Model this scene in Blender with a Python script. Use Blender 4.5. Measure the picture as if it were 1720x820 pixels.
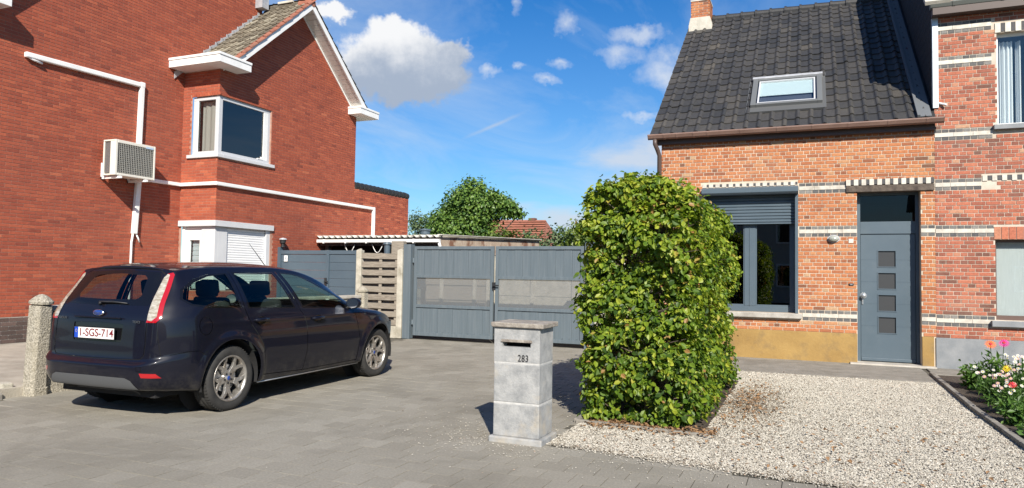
import bpy, bmesh, math, random
import numpy as np
from mathutils import Vector, Matrix
for o in list(bpy.data.objects): bpy.data.objects.remove(o)
scene = bpy.context.scene
COL = scene.collection
rad = math.radians
random.seed(7); RNG = np.random.default_rng(11)

# ------------------------------------------------------------------ camera
EYE = 1.38; FPX = 1188.35
def _axes(yaw, pitch, roll):
    w = Vector((math.sin(yaw)*math.cos(pitch), math.cos(yaw)*math.cos(pitch), math.sin(pitch)))
    r = Vector((math.cos(yaw), -math.sin(yaw), 0)); u = r.cross(w)
    return math.cos(roll)*r+math.sin(roll)*u, -math.sin(roll)*r+math.cos(roll)*u, w
CR, CU, CW = _axes(-0.397435, 0.0432708, 0.01613)
cam_d = bpy.data.cameras.new('camera'); cam = bpy.data.objects.new('camera', cam_d); COL.objects.link(cam)
cam_d.sensor_width = 36; cam_d.lens = FPX/1720*36; cam_d.clip_end = 3000; cam_d.clip_start = .05
cam.matrix_world = Matrix(((CR.x, CU.x, -CW.x, 0), (CR.y, CU.y, -CW.y, 0), (CR.z, CU.z, -CW.z, EYE), (0, 0, 0, 1)))
scene.camera = cam
scene.render.resolution_x = 1024; scene.render.resolution_y = 488
def proj(P):
    d = Vector(P)-Vector((0, 0, EYE)); z = d.dot(CW)
    if z < .1: return None
    return 860+FPX*d.dot(CR)/z, 410-FPX*d.dot(CU)/z

# ------------------------------------------------------------------ light
LIGHT = Vector((-1.0, 1.70, -1.32)).normalized()
SUN_EL = math.asin(-LIGHT.z); SUN_ROT = math.atan2(-LIGHT.x, -LIGHT.y)
sd = bpy.data.lights.new('sun', 'SUN'); sd.energy = 5.0; sd.angle = rad(.53); sd.color = (1.0, .93, .82)
sun = bpy.data.objects.new('sun', sd); COL.objects.link(sun)
sun.rotation_euler = LIGHT.to_track_quat('-Z', 'Y').to_euler(); sun.location = (8, -12, 12)
vs = scene.view_settings
vs.view_transform = 'Standard'; vs.look = 'None'; vs.gamma = 1; vs.exposure = 0.66; vs.use_curve_mapping = False

# ------------------------------------------------------------------ node helper
class NT:
    def __init__(s, tree): s.t = tree; tree.nodes.clear()
    def n(s, typ, **kw):
        nd = s.t.nodes.new(typ)
        for k, v in kw.items():
            if k.startswith('i_'):
                key = k[2:]; key = int(key) if key.isdigit() else key.replace('_', ' ')
                s.put(nd.inputs[key], v)
            else: setattr(nd, k, v)
        return nd
    def put(s, sock, v):
        if isinstance(v, bpy.types.NodeSocket): s.t.links.new(v, sock)
        elif isinstance(v, bpy.types.Node): s.t.links.new(v.outputs[0], sock)
        else: sock.default_value = v
    def m(s, op, a, b=0.0, c=None, clamp=False):
        nd = s.t.nodes.new('ShaderNodeMath'); nd.operation = op; nd.use_clamp = clamp
        s.put(nd.inputs[0], a); s.put(nd.inputs[1], b)
        if c is not None: s.put(nd.inputs[2], c)
        return nd.outputs[0]
    def vm(s, op, a, b=None):
        nd = s.t.nodes.new('ShaderNodeVectorMath'); nd.operation = op
        s.put(nd.inputs[0], a)
        if b is not None: s.put(nd.inputs[1], b)
        return nd.outputs['Value'] if op in ('DOT_PRODUCT', 'LENGTH', 'DISTANCE') else nd.outputs[0]
    def mix(s, f, a, b, blend='MIX', clamp=True):
        nd = s.t.nodes.new('ShaderNodeMix'); nd.data_type = 'RGBA'; nd.blend_type = blend; nd.clamp_factor = clamp
        s.put(nd.inputs[0], f); s.put(nd.inputs[6], a); s.put(nd.inputs[7], b)
        return nd.outputs[2]
    def ramp(s, f, stops, interp='LINEAR'):
        nd = s.t.nodes.new('ShaderNodeValToRGB'); nd.color_ramp.interpolation = interp
        el = nd.color_ramp.elements
        while len(el) < len(stops): el.new(.5)
        for e, (p, c) in zip(el, stops):
            e.position = p; e.color = (c, c, c, 1) if not hasattr(c, '__len__') else (*c[:3], 1)
        s.put(nd.inputs[0], f); return nd.outputs[0]
    def noise(s, vec, scale, detail=4, rough=.55, dist=0.0):
        nd = s.t.nodes.new('ShaderNodeTexNoise')
        if vec is not None: s.put(nd.inputs['Vector'], vec)
        nd.inputs['Scale'].default_value = scale; nd.inputs['Detail'].default_value = detail
        nd.inputs['Roughness'].default_value = rough; nd.inputs['Distortion'].default_value = dist
        return nd.outputs[0]
def rgb(c): return (*c, 1.0)

# ------------------------------------------------------------------ sky with clouds
world = bpy.data.worlds.new('World'); scene.world = world; world.use_nodes = True
w = NT(world.node_tree)
sky = w.n('ShaderNodeTexSky', sky_type='NISHITA', sun_disc=False, sun_elevation=SUN_EL, sun_rotation=SUN_ROT,
          altitude=10, air_density=1.0, dust_density=.35, ozone_density=2.2)
tc = w.n('ShaderNodeTexCoord'); D = w.vm('NORMALIZE', tc.outputs['Generated'])
S0 = (-.379, .902, .208); S1 = (.922, .387, 0); S2 = (.08, -.192, .978)      # a fixed direction of the sky and two axes across it
k = w.m('MAXIMUM', w.vm('DOT_PRODUCT', D, S0), .02)
su = w.m('DIVIDE', w.vm('DOT_PRODUCT', D, S1), k); sv = w.m('DIVIDE', w.vm('DOT_PRODUCT', D, S2), k)
front = w.m('GREATER_THAN', w.vm('DOT_PRODUCT', D, S0), .3)
cuv = w.n('ShaderNodeCombineXYZ', i_0=su, i_1=sv, i_2=0.0)
n1 = w.noise(cuv, 13, 6, .62); n1b = w.noise(cuv, 34, 5, .6)
wu = w.m('ADD', su, w.m('ADD', w.m('MULTIPLY', w.m('SUBTRACT', w.noise(cuv, 16, 4, .6), .5), .05), w.m('MULTIPLY', w.m('SUBTRACT', w.noise(w.vm('ADD', cuv, (3, 1, 0)), 45, 4, .6), .5), .022)))
wv = w.m('ADD', sv, w.m('ADD', w.m('MULTIPLY', w.m('SUBTRACT', w.noise(w.vm('ADD', cuv, (7, 5, 0)), 16, 4, .6), .5), .05), w.m('MULTIPLY', w.m('SUBTRACT', w.noise(w.vm('ADD', cuv, (9, 2, 0)), 45, 4, .6), .5), .022)))
def blobs(lst, su=su, sv=sv):
    tot = None
    for (bu, bv, ru, rv) in lst:
        a = w.m('DIVIDE', w.m('SUBTRACT', su, bu), ru); b = w.m('DIVIDE', w.m('SUBTRACT', sv, bv), rv)
        d = w.m('SQRT', w.m('ADD', w.m('MULTIPLY', a, a), w.m('MULTIPLY', b, b)))
        v = w.m('SUBTRACT', 1.0, d)
        tot = v if tot is None else w.m('SMOOTH_MAX', tot, v, .25)
    return tot
cum = blobs([(-.185, .083, .075, .052), (-.135, .092, .06, .046), (-.105, .066, .05, .038), (-.215, .058, .06, .034), (-.15, .046, .085, .03),
             (-.25, .148, .03, .018), (-.09, .10, .03, .028), (-.165, .115, .045, .03)], wu, wv)
cum = w.m('ADD', w.m('ADD', cum, w.m('MULTIPLY', w.m('SUBTRACT', n1, .5), .9)), w.m('MULTIPLY', w.m('SUBTRACT', n1b, .5), .55))
cumm = w.m('MULTIPLY', w.ramp(cum, [(.02, 0), (.40, 1)], 'EASE'), front)
small = blobs([(.072, .134, .022, .02), (.0, .165, .012, .022), (.06, .086, .018, .012), (.145, .098, .03, .02), (.2, .078, .04, .03), (.21, .10, .03, .02),
               (-.035, .077, .016, .01), (.006, .081, .012, .008), (.046, .062, .02, .008), (.17, .125, .05, .012), (.175, .016, .03, .008)], wu, wv)
small = w.m('ADD', w.m('ADD', small, w.m('MULTIPLY', w.m('SUBTRACT', n1, .5), 1.6)), w.m('MULTIPLY', w.m('SUBTRACT', n1b, .5), 1.1))
smallm = w.m('MULTIPLY', w.m('MULTIPLY', w.ramp(small, [(.0, 0), (1.15, 1)]), front), .62)
# thin high veil, everywhere in the sky
sep = w.n('ShaderNodeSeparateXYZ', i_0=D)
dz = w.m('ADD', w.m('MAXIMUM', sep.outputs[2], 0.0), .12)
pl = w.n('ShaderNodeCombineXYZ', i_0=w.m('DIVIDE', sep.outputs[0], dz), i_1=w.m('MULTIPLY', w.m('DIVIDE', sep.outputs[1], dz), .55), i_2=0.0)
veil = w.noise(pl, 1.5, 7, .62, .8); veil2 = w.noise(pl, .6, 3, .5)
veilm = w.m('MULTIPLY', w.ramp(w.m('ADD', w.m('MULTIPLY', veil, .65), w.m('MULTIPLY', veil2, .5)), [(.52, 0), (.84, 1)]), .62)
# low banks towards the horizon on the right, and an old contrail
bank = blobs([(.22, -.03, .09, .03), (.24, .06, .05, .03), (.165, -.045, .08, .022), (.20, -.075, .07, .018), (.09, -.135, .12, .028), (-.03, -.115, .07, .012), (.15, -.1, .06, .014)])
bank = w.m('ADD', bank, w.m('MULTIPLY', w.m('SUBTRACT', w.noise(w.vm('MULTIPLY', cuv, (1, 2.6, 1)), 14, 5, .6), .5), 1.3))
bankm = w.m('MULTIPLY', w.m('MULTIPLY', w.ramp(bank, [(-.0, 0), (.75, 1)]), front), .85)
tx, ty = .915, .402
al = w.m('ADD', w.m('MULTIPLY', w.m('SUBTRACT', su, -.028), tx), w.m('MULTIPLY', w.m('SUBTRACT', sv, -.001), ty))
ac = w.m('ADD', w.m('MULTIPLY', w.m('SUBTRACT', su, -.028), -ty), w.m('MULTIPLY', w.m('SUBTRACT', sv, -.001), tx))
ac = w.m('ADD', ac, w.m('MULTIPLY', w.m('SUBTRACT', n1, .5), .006))
tr = w.m('MULTIPLY', w.m('SUBTRACT', 1.0, w.m('DIVIDE', w.m('ABSOLUTE', ac), .0036), clamp=True), w.m('SUBTRACT', 1.0, w.m('DIVIDE', w.m('ABSOLUTE', al), .052), clamp=True))
trm = w.m('MULTIPLY', w.m('MULTIPLY', tr, front), .55)
hs = w.n('ShaderNodeHueSaturation', i_Saturation=1.5, i_Value=1.0, i_Hue=.497, i_Color=sky.outputs[0])
skyc = w.mix(1.0, hs.outputs[0], (0.80, 1.22, 1.55, 1), 'MULTIPLY')
elev = w.ramp(sep.outputs[2], [(0.0, 1.0), (.16, .55), (.45, 0.0)])
skyc = w.mix(w.m('MULTIPLY', elev, .34), skyc, (7.0, 8.8, 10.4, 1))
WHITE = (8.2, 8.4, 8.7, 1)
cshade = w.m('ADD', w.m('ADD', w.m('MULTIPLY', w.m('SUBTRACT', sv, .04), 9.0), w.m('MULTIPLY', w.m('SUBTRACT', n1, .5), 1.3)), w.m('MULTIPLY', w.m('ADD', su, .15), -1.3))
ccol = w.mix(w.ramp(cshade, [(.12, 0), (.85, 1)], 'EASE'), (4.6, 5.5, 7.0, 1), (11.0, 11.1, 11.3, 1))
c = w.mix(veilm, skyc, (7.6, 8.8, 10.2, 1)); c = w.mix(bankm, c, (7.6, 8.4, 9.6, 1)); c = w.mix(trm, c, (7, 7.7, 8.6, 1))
c = w.mix(smallm, c, (9.4, 9.9, 10.6, 1)); c = w.mix(cumm, c, ccol)
bg = w.n('ShaderNodeBackground', i_Color=c, i_Strength=.054)
w.n('ShaderNodeOutputWorld', i_Surface=bg)

# ------------------------------------------------------------------ materials
MATS = {}
def pbr(name, base, rough=.7, bump=None, metal=0.0, **kw):
    """base: colour or function(nt, coord)->colour socket; bump: function -> height socket, (strength, distance)"""
    if name in MATS: return MATS[name]
    m = bpy.data.materials.new(name); m.use_nodes = True; t = NT(m.node_tree)
    tc = t.n('ShaderNodeTexCoord'); geo = t.n('ShaderNodeNewGeometry'); co = geo.outputs['Position']
    p = t.n('ShaderNodeBsdfPrincipled')
    if callable(base): t.put(p.inputs['Base Color'], base(t, co))
    else: p.inputs['Base Color'].default_value = rgb(base)
    if callable(rough): t.put(p.inputs['Roughness'], rough(t, co))
    else: p.inputs['Roughness'].default_value = rough
    p.inputs['Metallic'].default_value = metal
    for kk, v in kw.items(): t.put(p.inputs[kk.replace('_', ' ')], v)
    if bump:
        fn, st, di = bump
        b = t.n('ShaderNodeBump', i_Strength=st, i_Distance=di, i_Height=fn(t, co)); t.put(p.inputs['Normal'], b.outputs[0])
    t.n('ShaderNodeOutputMaterial', i_Surface=p)
    MATS[name] = m; return m
def tint(t):
    a = t.n('ShaderNodeAttribute', attribute_type='GEOMETRY', attribute_name='tint'); b = t.n('ShaderNodeAttribute', attribute_type='OBJECT', attribute_name='tint')
    return t.m('ADD', a.outputs['Fac'], b.outputs['Fac'])
def vary(c1, c2, scale=3.0, detail=5, lo=.35, hi=.65, dirt=None, dscale=.8, dlo=.5, dhi=.75, fine=0.0):
    def fn(t, co):
        c = t.mix(t.ramp(t.noise(co, scale, detail, .6), [(lo, 0), (hi, 1)]), rgb(c1), rgb(c2))
        if fine: c = t.mix(fine, c, t.ramp(t.noise(co, 160, 2), [(.3, .55), (.7, 1.35)]), 'MULTIPLY')
        if dirt: c = t.mix(t.ramp(t.noise(co, dscale, 6, .65), [(dlo, 0), (dhi, .8)]), c, rgb(dirt))
        return c
    return fn
def tinted(stops, scale=20, amt=.35, dirt=None, dscale=.7, dlo=.52, dhi=.8, damt=.5):
    def fn(t, co):
        c = t.ramp(tint(t), stops)
        c = t.mix(amt, c, t.ramp(t.noise(co, scale, 4, .6), [(.25, .45), (.75, 1.5)]), 'MULTIPLY')
        if dirt: c = t.mix(t.ramp(t.noise(co, dscale, 6, .6), [(dlo, 0), (dhi, damt)]), c, rgb(dirt))
        return c
    return fn
def nb(scale, detail=4): return lambda t, co: t.noise(co, scale, detail, .6)

M = {}
M['brick_left'] = pbr('red_pressed_brick', tinted([(0, (.19, .042, .024)), (.3, (.275, .060, .031)), (.6, (.335, .076, .037)), (.85, (.385, .094, .044)), (1, (.44, .125, .06))], 26, .32, (.20, .06, .042), .5, .5, .85, .45), .82, (nb(90), .35, .004))
M['mortar_left'] = pbr('left_wall_mortar', vary((.30, .16, .115), (.42, .24, .175), 5), .95)
M['brick_plinth'] = pbr('brown_plinth_brick', tinted([(0, (.055, .04, .035)), (.5, (.09, .06, .05)), (1, (.15, .10, .085))], 30, .4), .8, (nb(80), .3, .004))
M['mortar_pale'] = pbr('pale_mortar', vary((.36, .33, .28), (.5, .46, .4), 6), .95)
M['brick_right'] = pbr('old_orange_brick', tinted([(0, (.16, .072, .041)), (.12, (.24, .086, .042)), (.35, (.35, .120, .050)), (.6, (.415, .155, .062)), (.85, (.445, .195, .084)), (1, (.41, .255, .145))], 34, .42, (.33, .24, .18), 1.1, .55, .85, .35), .85, (nb(70), .5, .006))
M['mortar_right'] = pbr('cream_lime_mortar', vary((.47, .385, .30), (.62, .53, .42), 3, 7, dirt=(.33, .265, .20), dscale=1.2, dlo=.45, dhi=.7), .95)
M['brick_next'] = pbr('worn_red_brick', tinted([(0, (.15, .065, .045)), (.2, (.25, .08, .05)), (.5, (.37, .115, .066)), (.8, (.43, .15, .085)), (1, (.42, .24, .15))], 34, .5, (.22, .16, .13), 1.3, .52, .82, .5), .85, (nb(70), .5, .006))
M['mortar_next'] = pbr('grey_mortar', vary((.42, .36, .29), (.56, .49, .41), 4), .95)
M['glazed_white'] = pbr('white_glazed_brick', vary((.46, .43, .37), (.60, .57, .50), 9, dirt=(.30, .26, .21), dscale=5, dlo=.5, dhi=.75), .45)
M['dark_header'] = pbr('dark_header_brick', tinted([(0, (.07, .07, .074)), (.6, (.125, .123, .12)), (1, (.21, .20, .185))], 40, .5), .8, (nb(60), .4, .005))
M['tile'] = pbr('dark_clay_tile', tinted([(0, (.022, .023, .025)), (.45, (.039, .038, .038)), (.75, (.056, .052, .047)), (1, (.080, .071, .058))], 22, .5, (.085, .077, .058), 2.2, .58, .85, .35), .62, (nb(45), .6, .006))
M['tile_old'] = pbr('lichen_roof_tile', tinted([(0, (.10, .085, .062)), (.6, (.17, .145, .105)), (1, (.25, .225, .17))], 22, .6, (.30, .29, .24), 5, .6, .8, .5), .9, (nb(40), .6, .006))
M['tile_red'] = pbr('red_verge_tile', vary((.24, .085, .055), (.34, .135, .085), 6, dirt=(.14, .08, .06), dscale=3), .85)
M['tile_orange'] = pbr('orange_roof_tile', vary((.46, .15, .05), (.58, .22, .08), 5), .8)
M['white_pvc'] = pbr('white_painted_trim', vary((.74, .74, .72), (.80, .80, .79), 3, dirt=(.60, .59, .55), dscale=1.6, dlo=.55, dhi=.9), .4)
M['soffit'] = pbr('pale_soffit_board', vary((.62, .60, .56), (.70, .69, .65), 4), .5)
M['grey_frame'] = pbr('light_grey_window_frame', (.52, .53, .55), .35)
M['grey_panel'] = pbr('light_grey_surround', vary((.52, .53, .55), (.58, .59, .60), 2), .55)
M['zinc'] = pbr('zinc_sheet', vary((.42, .45, .48), (.54, .57, .60), 4), .45, metal=.6)
M['lead'] = pbr('grey_lead_flashing', vary((.33, .34, .36), (.50, .51, .53), 6), .55, metal=.2)
M['anthracite'] = pbr('slate_blue_grey_paint', vary((.070, .100, .126), (.084, .115, .142), 1.5, dirt=(.115, .14, .158), dscale=2.5, dlo=.55, dhi=.95), .42)
M['gate_paint'] = pbr('weathered_blue_grey_gate_paint', lambda t, co: t.mix(t.ramp(t.noise(t.vm('MULTIPLY', co, (7, 7, .35)), 3.2, 5, .6), [(.42, 0), (.8, .7)]), rgb((.096, .124, .144)), rgb((.148, .176, .196))), .48)
M['side_gate_paint'] = pbr('dark_blue_grey_gate_paint', vary((.060, .088, .115), (.070, .100, .128), 2), .45)
M['black_metal'] = pbr('black_metal', (.018, .019, .021), .5)
M['dark_slate'] = pbr('black_bitumen_slate', vary((.012, .012, .014), (.024, .024, .026), 30), .85, (nb(30), .5, .01))
M['brown_pvc'] = pbr('brown_plastic_gutter', vary((.185, .115, .092), (.235, .15, .12), 3), .5)
M['brown_dark'] = pbr('dark_brown_downpipe', (.075, .052, .045), .5)
M['ochre'] = pbr('ochre_painted_plinth', vary((.27, .165, .05), (.345, .22, .072), 2.2, 7, dirt=(.17, .12, .06), dscale=3.2, dlo=.5, dhi=.72, fine=.2), .8, (nb(25), .4, .01))
M['bluestone'] = pbr('blue_stone_plinth', vary((.165, .18, .195), (.235, .245, .255), 4, 7, fine=.25), .6)
M['sill_stone'] = pbr('grey_stone_sill', vary((.30, .28, .25), (.42, .40, .36), 7, dirt=(.2, .18, .15), dscale=6), .8, (nb(60), .3, .004))
M['old_beam'] = pbr('dark_weathered_beam', vary((.045, .034, .028), (.12, .095, .075), 10), .85, (nb(30), .6, .01))
M['cement'] = pbr('cement_render', vary((.42, .40, .34), (.55, .52, .45), 6), .9, (nb(40), .4, .006))
M['concrete'] = pbr('weathered_concrete', vary((.36, .34, .28), (.50, .47, .40), 7, 7, dirt=(.20, .18, .13), dscale=4, dlo=.52, dhi=.75, fine=.4), .92, (nb(55, 6), .7, .008))
M['pebble_concrete'] = pbr('pebble_dash_concrete', lambda t, co: t.mix(t.ramp(t.noise(co, 5, 5), [(.45, 0), (.75, .7)]), t.ramp(t.noise(co, 55, 3, .7), [(.3, (.15, .135, .105)), (.5, (.36, .33, .265)), (.7, (.54, .50, .42))]), rgb((.30, .27, .20))), .95, (nb(60, 4), 1.0, .02))
M['mail_stone'] = pbr('pale_grey_cast_stone', lambda t, co: t.mix(t.ramp(t.noise(co, 4.2, 6, .62), [(.55, 0), (.72, .75)]), t.mix(t.ramp(t.noise(co, 9, 7, .7), [(.32, 0), (.68, 1)]), rgb((.20, .207, .212)), rgb((.365, .366, .36))), rgb((.40, .35, .275))), .9, (nb(70, 6), .6, .006))
M['mail_joint'] = pbr('pale_mortar_joint', vary((.38, .38, .37), (.48, .475, .46), 20), .9)
M['cap_stone'] = pbr('brown_lichen_cap_stone', vary((.20, .175, .15), (.37, .335, .29), 14, 7, dirt=(.13, .105, .09), dscale=8, dlo=.48, dhi=.7), .92, (nb(50, 6), .8, .01))
M['black_paint'] = pbr('black_lettering', (.02, .02, .022), .5)
M['wood'] = pbr('silvered_fence_wood', lambda t, co: t.mix(t.ramp(tint(t), [(0, 0), (1, .55)]), t.ramp(t.noise(t.vm('MULTIPLY', co, (1, 1, 9)), 7, 6, .65), [(.25, (.085, .073, .06)), (.5, (.22, .19, .155)), (.75, (.39, .35, .29))]), rgb((.29, .26, .21))), .9, (lambda t, co: t.noise(t.vm('MULTIPLY', co, (1, 1, 10)), 12, 5), .6, .006))
M['corrugated'] = pbr('weathered_corrugated_sheet', vary((.46, .45, .41), (.60, .585, .54), 5, 6, dirt=(.30, .28, .24), dscale=2), .85)
M['rust_board'] = pbr('rust_stained_board', vary((.40, .31, .23), (.52, .43, .34), 4, 6, dirt=(.17, .055, .022), dscale=2.3, dlo=.5, dhi=.6), .85)
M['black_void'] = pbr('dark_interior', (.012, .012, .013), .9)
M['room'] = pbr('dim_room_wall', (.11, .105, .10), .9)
M['curtain'] = pbr('white_curtain', (.72, .73, .75), .9)
M['blind'] = pbr('pale_grey_blind', lambda t, co: t.mix(t.ramp(t.noise(t.vm('MULTIPLY', co, (26, 1, 1.2)), 4, 4, .6), [(.3, 0), (.7, 1)]), rgb((.50, .51, .51)), rgb((.60, .605, .60))), .85)
M['shutter_white'] = pbr('white_roller_shutter', (.76, .765, .77), .45)
M['ac_cream'] = pbr('cream_unit_casing', (.68, .655, .58), .45)
M['ac_dark'] = pbr('grille_shadow', (.05, .05, .047), .7)
M['ac_fin'] = pbr('aluminium_fins', (.42, .43, .43), .4, metal=.7)
M['alu'] = pbr('brushed_metal', (.55, .56, .57), .35, metal=.9)
M['paper'] = pbr('white_sticker', (.75, .75, .74), .6)
M['soil'] = pbr('dark_soil', vary((.045, .034, .025), (.085, .065, .048), 14, 6), .98, (nb(40, 5), 1.0, .02))
M['litter'] = pbr('dry_leaf_litter', vary((.16, .085, .04), (.30, .18, .09), 25), .9)
M['garden'] = pbr('beige_paved_garden_ground', vary((.30, .27, .22), (.42, .385, .32), 3, 7, dirt=(.20, .18, .14), dscale=1.2, fine=.4), .95, (nb(40, 5), .6, .01))
def paver_col(t, co):
    c = PAVE(t, co)
    st = t.ramp(t.noise(co, .9, 7, .62, .6), [(.50, 0), (.62, .38), (.66, .12), (.8, .5)])
    c = t.mix(st, c, rgb((.128, .116, .092)))
    return t.mix(t.ramp(t.noise(co, 75, 2), [(.70, 0), (.78, .5)]), c, rgb((.40, .38, .33)))
PAVE = tinted([(0, (.218, .201, .166)), (.5, (.250, .232, .193)), (1, (.282, .263, .222))], 60, .42, (.175, .160, .125), .55, .46, .8, .65)
M['paver'] = pbr('grey_concrete_paver', paver_col, .92, (nb(180, 3), .6, .003))
M['joint_sand'] = pbr('dark_joint_sand', vary((.06, .055, .042), (.12, .11, .085), 3, 5), .98)
M['path'] = pbr('grey_aggregate_path', vary((.20, .187, .16), (.27, .252, .22), 4, 7, dirt=(.11, .10, .08), dscale=1.5, fine=.6), .95, (nb(120, 3), .7, .005))
M['threshold'] = pbr('pale_threshold_stone', vary((.36, .335, .29), (.48, .45, .40), 6, dirt=(.24, .22, .18), dscale=4), .9)
M['kerb'] = pbr('grey_edging_stone', vary((.20, .185, .16), (.29, .27, .235), 9, 6, dirt=(.12, .10, .08), dscale=3), .92, (nb(60), .5, .006))
M['gravel_base'] = pbr('gravel_bed_ground', lambda t, co: t.ramp(t.noise(co, 110, 3, .7), [(.3, (.15, .13, .10)), (.5, (.28, .25, .205)), (.7, (.42, .385, .325))]), .95, (nb(90, 4), 1.0, .02))
M['stone'] = pbr('limestone_chip', lambda t, co: t.ramp(tint(t), [(0, (.12, .09, .06)), (.08, (.235, .205, .16)), (.3, (.35, .32, .265)), (.62, (.44, .41, .35)), (.9, (.53, .50, .435)), (.97, (.60, .57, .51)), (1, (.36, .24, .17))]), .9)
M['ground'] = pbr('far_ground', vary((.10, .11, .05), (.16, .15, .09), .5), .95)
def leafmat(name, stops, trans=.35, rough=.45, scale=2.5):
    if name in MATS: return MATS[name]
    m = bpy.data.materials.new(name); m.use_nodes = True; t = NT(m.node_tree)
    geo = t.n('ShaderNodeNewGeometry')
    f = t.m('ADD', tint(t), t.m('MULTIPLY', t.m('SUBTRACT', t.noise(geo.outputs['Position'], scale, 4), .5), .5))
    c = t.ramp(f, stops)
    p = t.n('ShaderNodeBsdfPrincipled', i_Base_Color=c, i_Roughness=rough)
    tr = t.n('ShaderNodeBsdfTranslucent', i_Color=t.mix(1.0, c, (1.15, 1.25, .55, 1), 'MULTIPLY', False))
    mx = t.n('ShaderNodeMixShader', i_0=trans, i_1=p.outputs[0], i_2=tr.outputs[0])
    t.n('ShaderNodeOutputMaterial', i_Surface=mx); MATS[name] = m; return m
M['beech'] = leafmat('hornbeam_leaf', [(0, (.030, .068, .010)), (.3, (.095, .175, .014)), (.65, (.225, .305, .022)), (.93, (.40, .43, .05)), (1, (.36, .20, .07))], .40, .5)
M['tree_leaf'] = leafmat('maple_leaf', [(0, (.035, .085, .018)), (.5, (.095, .18, .03)), (1, (.19, .28, .05))], .25, .45, .8)
M['tree_leaf2'] = leafmat('grey_green_leaf', [(0, (.045, .075, .032)), (.5, (.095, .145, .062)), (1, (.17, .22, .10))], .2, .5, .8)
M['bush_leaf'] = leafmat('yellow_green_leaf', [(0, (.04, .075, .012)), (.5, (.10, .155, .022)), (1, (.20, .25, .045))], .3, .45, .8)
M['herb'] = leafmat('fresh_green_leaf', [(0, (.035, .085, .015)), (.5, (.08, .17, .028)), (1, (.16, .26, .055))], .35, .45, 4)
M['bark'] = pbr('brown_bark', vary((.05, .038, .028), (.11, .085, .065), 18), .95, (nb(40), .8, .01))
M['petal_white'] = pbr('white_petal', (.74, .72, .70), .7); M['petal_pink'] = pbr('pale_pink_petal', (.66, .42, .46), .7)
M['petal_orange'] = pbr('orange_petal', (.72, .15, .02), .65); M['petal_magenta'] = pbr('magenta_petal', (.60, .025, .26), .65)
M['petal_red'] = pbr('red_petal', (.52, .02, .03), .65); M['petal_yellow'] = pbr('yellow_petal', (.80, .58, .03), .65)
def glassmat(name, tintc=(.75, .82, .8), base_reflect=.04, rough=.0, refl=1.0):
    if name in MATS: return MATS[name]
    m = bpy.data.materials.new(name); m.use_nodes = True; t = NT(m.node_tree)
    gb_ = t.n('ShaderNodeNewGeometry').outputs['Backfacing']       # a thin pane: same reflectance from both sides
    fr = t.n('ShaderNodeFresnel', i_IOR=t.m('SUBTRACT', 1.5, t.m('MULTIPLY', gb_, 1.5-1/1.5)))
    f = t.m('ADD', t.m('MULTIPLY', fr.outputs[0], refl), base_reflect, clamp=True)
    tr = t.n('ShaderNodeBsdfTransparent', i_Color=rgb(tintc)); gl = t.n('ShaderNodeBsdfGlossy', i_Color=(1, 1, 1, 1), i_Roughness=rough)
    mx = t.n('ShaderNodeMixShader', i_0=f, i_1=tr.outputs[0], i_2=gl.outputs[0])
    t.n('ShaderNodeOutputMaterial', i_Surface=mx); MATS[name] = m; return m
M['glass'] = glassmat('window_glass', (.90, .93, .93), .02, .0, .8)
M['glass_dark'] = glassmat('dark_reflective_glass', (.30, .33, .36), .05)
M['glass_black'] = glassmat('dark_clear_glass', (.40, .42, .44), .0, .0, .6)
M['glass_car'] = glassmat('green_tinted_car_glass', (.64, .76, .70), .0, .0, .8)
M['glass_car_rear'] = glassmat('smoked_car_glass', (.50, .54, .55), .0, .0, .8)
M['door_pane'] = pbr('frosted_dark_door_glass', (.045, .047, .05), .35)

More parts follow.
